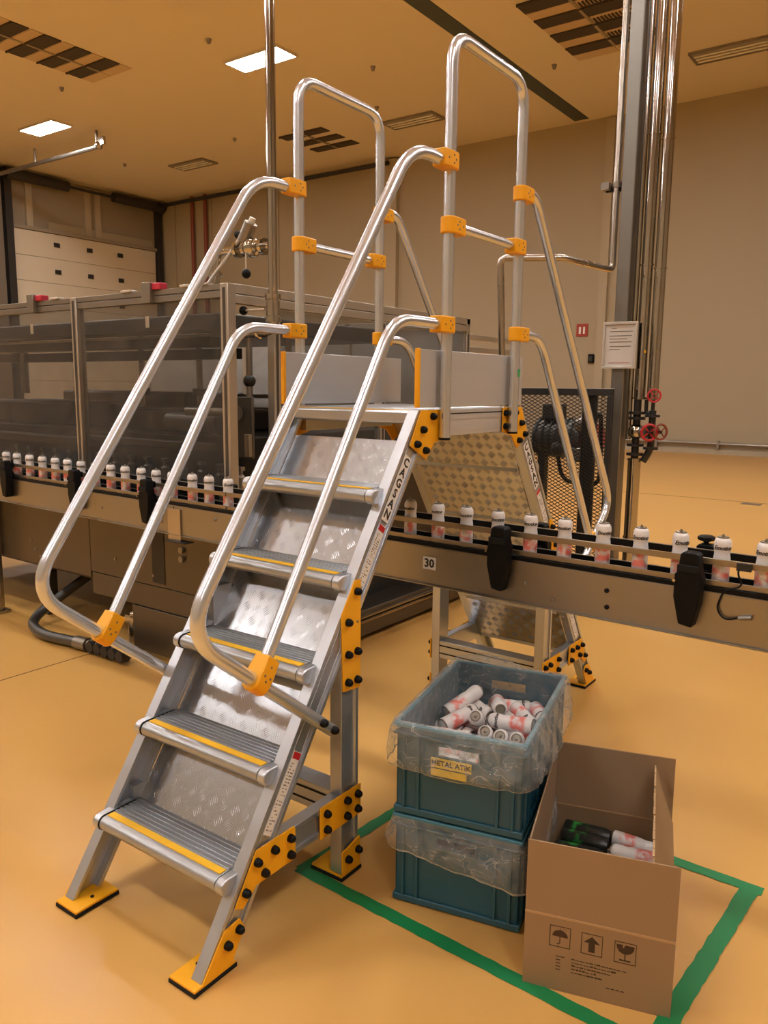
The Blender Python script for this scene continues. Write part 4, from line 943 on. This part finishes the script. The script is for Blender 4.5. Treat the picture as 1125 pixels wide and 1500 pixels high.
for i, q in enumerate(PILE_FILL): pile(i, q, 'white spray can buried in the heap in the teal crate', 'buried cans in the crate', False)
# ---------------------------------------------------------------- cardboard box
BT = math.radians(16.5); BW, BL, BH, FH, TK = .375, .59, .212, .20, .005
B = thing('cardboard_box', 'open brown cardboard box with raised flaps beside the crates', 'box', (.972, .403, 0), BT, local=True)
bx(0, BW, 0, BL, 0, TK).build('bottom', M['card'], B)
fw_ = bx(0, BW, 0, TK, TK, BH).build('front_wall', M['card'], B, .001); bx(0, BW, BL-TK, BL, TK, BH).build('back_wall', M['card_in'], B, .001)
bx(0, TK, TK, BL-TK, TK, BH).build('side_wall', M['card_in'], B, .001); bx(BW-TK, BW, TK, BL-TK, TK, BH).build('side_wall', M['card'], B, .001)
def flap(p0, ax, up, th, mt):                          # quad with thickness
    p0, ax, up, th = map(Vector, (p0, ax, up, th)); m = MB(); m.obox(p0+ax/2+up/2+th/2, ax/2, up/2, th/2)
    f = m.build('flap', M[mt], B, .001); return f
flap((0, 0, BH+.002), (BW, 0, 0), (0, .004, FH), (0, TK, 0), 'card')
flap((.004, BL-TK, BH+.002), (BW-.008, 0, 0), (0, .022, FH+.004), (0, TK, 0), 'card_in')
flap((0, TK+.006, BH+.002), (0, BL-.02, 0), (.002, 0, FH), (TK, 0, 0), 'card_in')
flap((BW-TK, TK+.008, BH+.002), (0, BL-.03, 0), (-.062, .004, FH-.012), (TK, 0, .001), 'card')
for a in ((0, BW, -.0008, .001, BH-.003, BH+.004), (.004, BW-.004, BL-TK-.0015, BL-TK, BH-.002, BH+.003)): bx(*a).build('crease', M['crease'], B, .0005)
m = MB(); rn = random.Random(3)
for k in range(12): m.box(BW-.067+rn.uniform(-.001, .001), BW-.062, .05+k*.042, .05+k*.042+rn.uniform(.02, .05), BH+FH-.012, BH+FH-.009+rn.uniform(.001, .006))
m.build('torn_edge', M['crease'], B, kind='stuff')
# printed pictograms on the front wall
PY = -.0006
def pr(m, name): return m.build(name, M['print'], fw_, ang=20)
def ring(x, z, w, h, t_=.0018):
    m = MB()
    for a in ((x, x+w, z, z+t_), (x, x+w, z+h-t_, z+h), (x, x+t_, z, z+h), (x+w-t_, x+w, z, z+h)): m.box(a[0], a[1], PY, 0, a[2], a[3])
    return m
S = .054
def P2(m, pts): m.prism(pts, 'y', PY, 0)
x, z = .066, .128; m = ring(x, z, S, S+.006); c = x+S/2
P2(m, [(c+.020*math.cos(PI*k/10), z+.030+.019*math.sin(PI*k/10)) for k in range(11)]); m.box(c-.0012, c+.0012, PY, 0, z+.010, z+.03); m.box(c-.0008, c+.0008, PY, 0, z+.049, z+.053)
P2(m, [(c-.0012, z+.012), (c-.002, z+.008), (c-.006, z+.007), (c-.008, z+.011), (c-.006, z+.0105), (c-.004, z+.010)])
for k in range(3): P2(m, [(c+.006+k*.005, z+.050), (c+.0075+k*.005, z+.054), (c+.0085+k*.005, z+.054), (c+.007+k*.005, z+.050)])
pr(m, 'umbrella_mark')
x, z = .147, .126; m = ring(x, z, S, S+.006); c = x+S/2
P2(m, [(c-.020, z+.034), (c, z+.052), (c+.020, z+.034), (c+.008, z+.034), (c+.008, z+.008), (c-.008, z+.008), (c-.008, z+.034)]); pr(m, 'arrow_mark')
x, z = .230, .124; m = ring(x, z, S, S+.006); c = x+S/2
P2(m, [(c-.022, z+.052), (c-.021, z+.042), (c-.015, z+.032), (c-.005, z+.027), (c+.005, z+.027), (c+.015, z+.032), (c+.021, z+.042), (c+.022, z+.052), (c-.001, z+.052), (c-.004, z+.044), (c-.002, z+.040), (c-.008, z+.046), (c-.006, z+.052)])
m.box(c-.0015, c+.0015, PY, 0, z+.010, z+.028); m.box(c-.014, c+.014, PY, 0, z+.007, z+.0105); pr(m, 'fragile_mark')
m = MB(); rn = random.Random(9)
for k, (x0, x1) in enumerate([(.125, .262), (.125, .235), (.125, .222), (.125, .19), (.125, .195)]):
    zz = .100-.0095*k; m.box(.085, .085+(.022 if k == 0 else .012), PY, 0, zz, zz+.0022)
    xx = x0
    while xx < x1:
        w_ = rn.uniform(.004, .012); m.box(xx, xx+w_, PY, 0, zz, zz+rn.uniform(.0015, .004)); xx += w_+rn.uniform(.001, .003)
for k in range(4): m.box(.215+k*.012, .215+k*.012+.009, PY, 0, .042, .0445)
pr(m, 'fine_print')['kind'] = 'stuff'
# cans in the cardboard box
def boxcan(label, u, v, z, ang, me=can_me, name='spray_can', tilt=0, spin=0):
    p = Matrix.Translation((.972, .403, 0)) @ Matrix.Rotation(BT, 4, 'Z') @ Vector((u, v, z)); a = BT+ang
    spray_can(label, 'cans in the cardboard box', p, (math.cos(a)*math.cos(tilt), math.sin(a)*math.cos(tilt), math.sin(tilt)), spin, True, me, name)
for lab, u, v, z, a, me, nm in [
    ('black and green can lying at the back of the cardboard box', .042, .553, .150, -.10, canb_me, 'drink_can'),
    ('dark can lying before the green one in the cardboard box', .038, .497, .152, -.10, canb_me, 'drink_can'),
    ('dark green can against the left wall of the cardboard box', .024, .438, .140, -.05, canb_me, 'drink_can'),
    ('pink printed white can at the back right of cardboard box', .197, .548, .148, -.27, can_me, 'spray_can'),
    ('white can lying across the front right of the cardboard box', .345, .455, .150, 3.08, can_me, 'spray_can'),
    ('white can hidden low behind the front flap of cardboard box', .350, .396, .146, 3.12, can_me, 'spray_can'),
]: boxcan(lab, u, v, z, a, me, nm, 0, random.uniform(0, 6))
for k in range(8):
    boxcan('can in the lower layer of the cardboard box', .03+.0*k, .14+.054*k, .0335, 0, can_me, 'spray_can')
    boxcan('can in the lower layer of the cardboard box', .20, .14+.054*k, .0335, 0, can_me, 'spray_can')
for k in range(4):
    for u in (.035, .20): boxcan('can in the middle layer of the cardboard box', u, .385+.054*k, .0335+.0535, 0, can_me, 'spray_can')
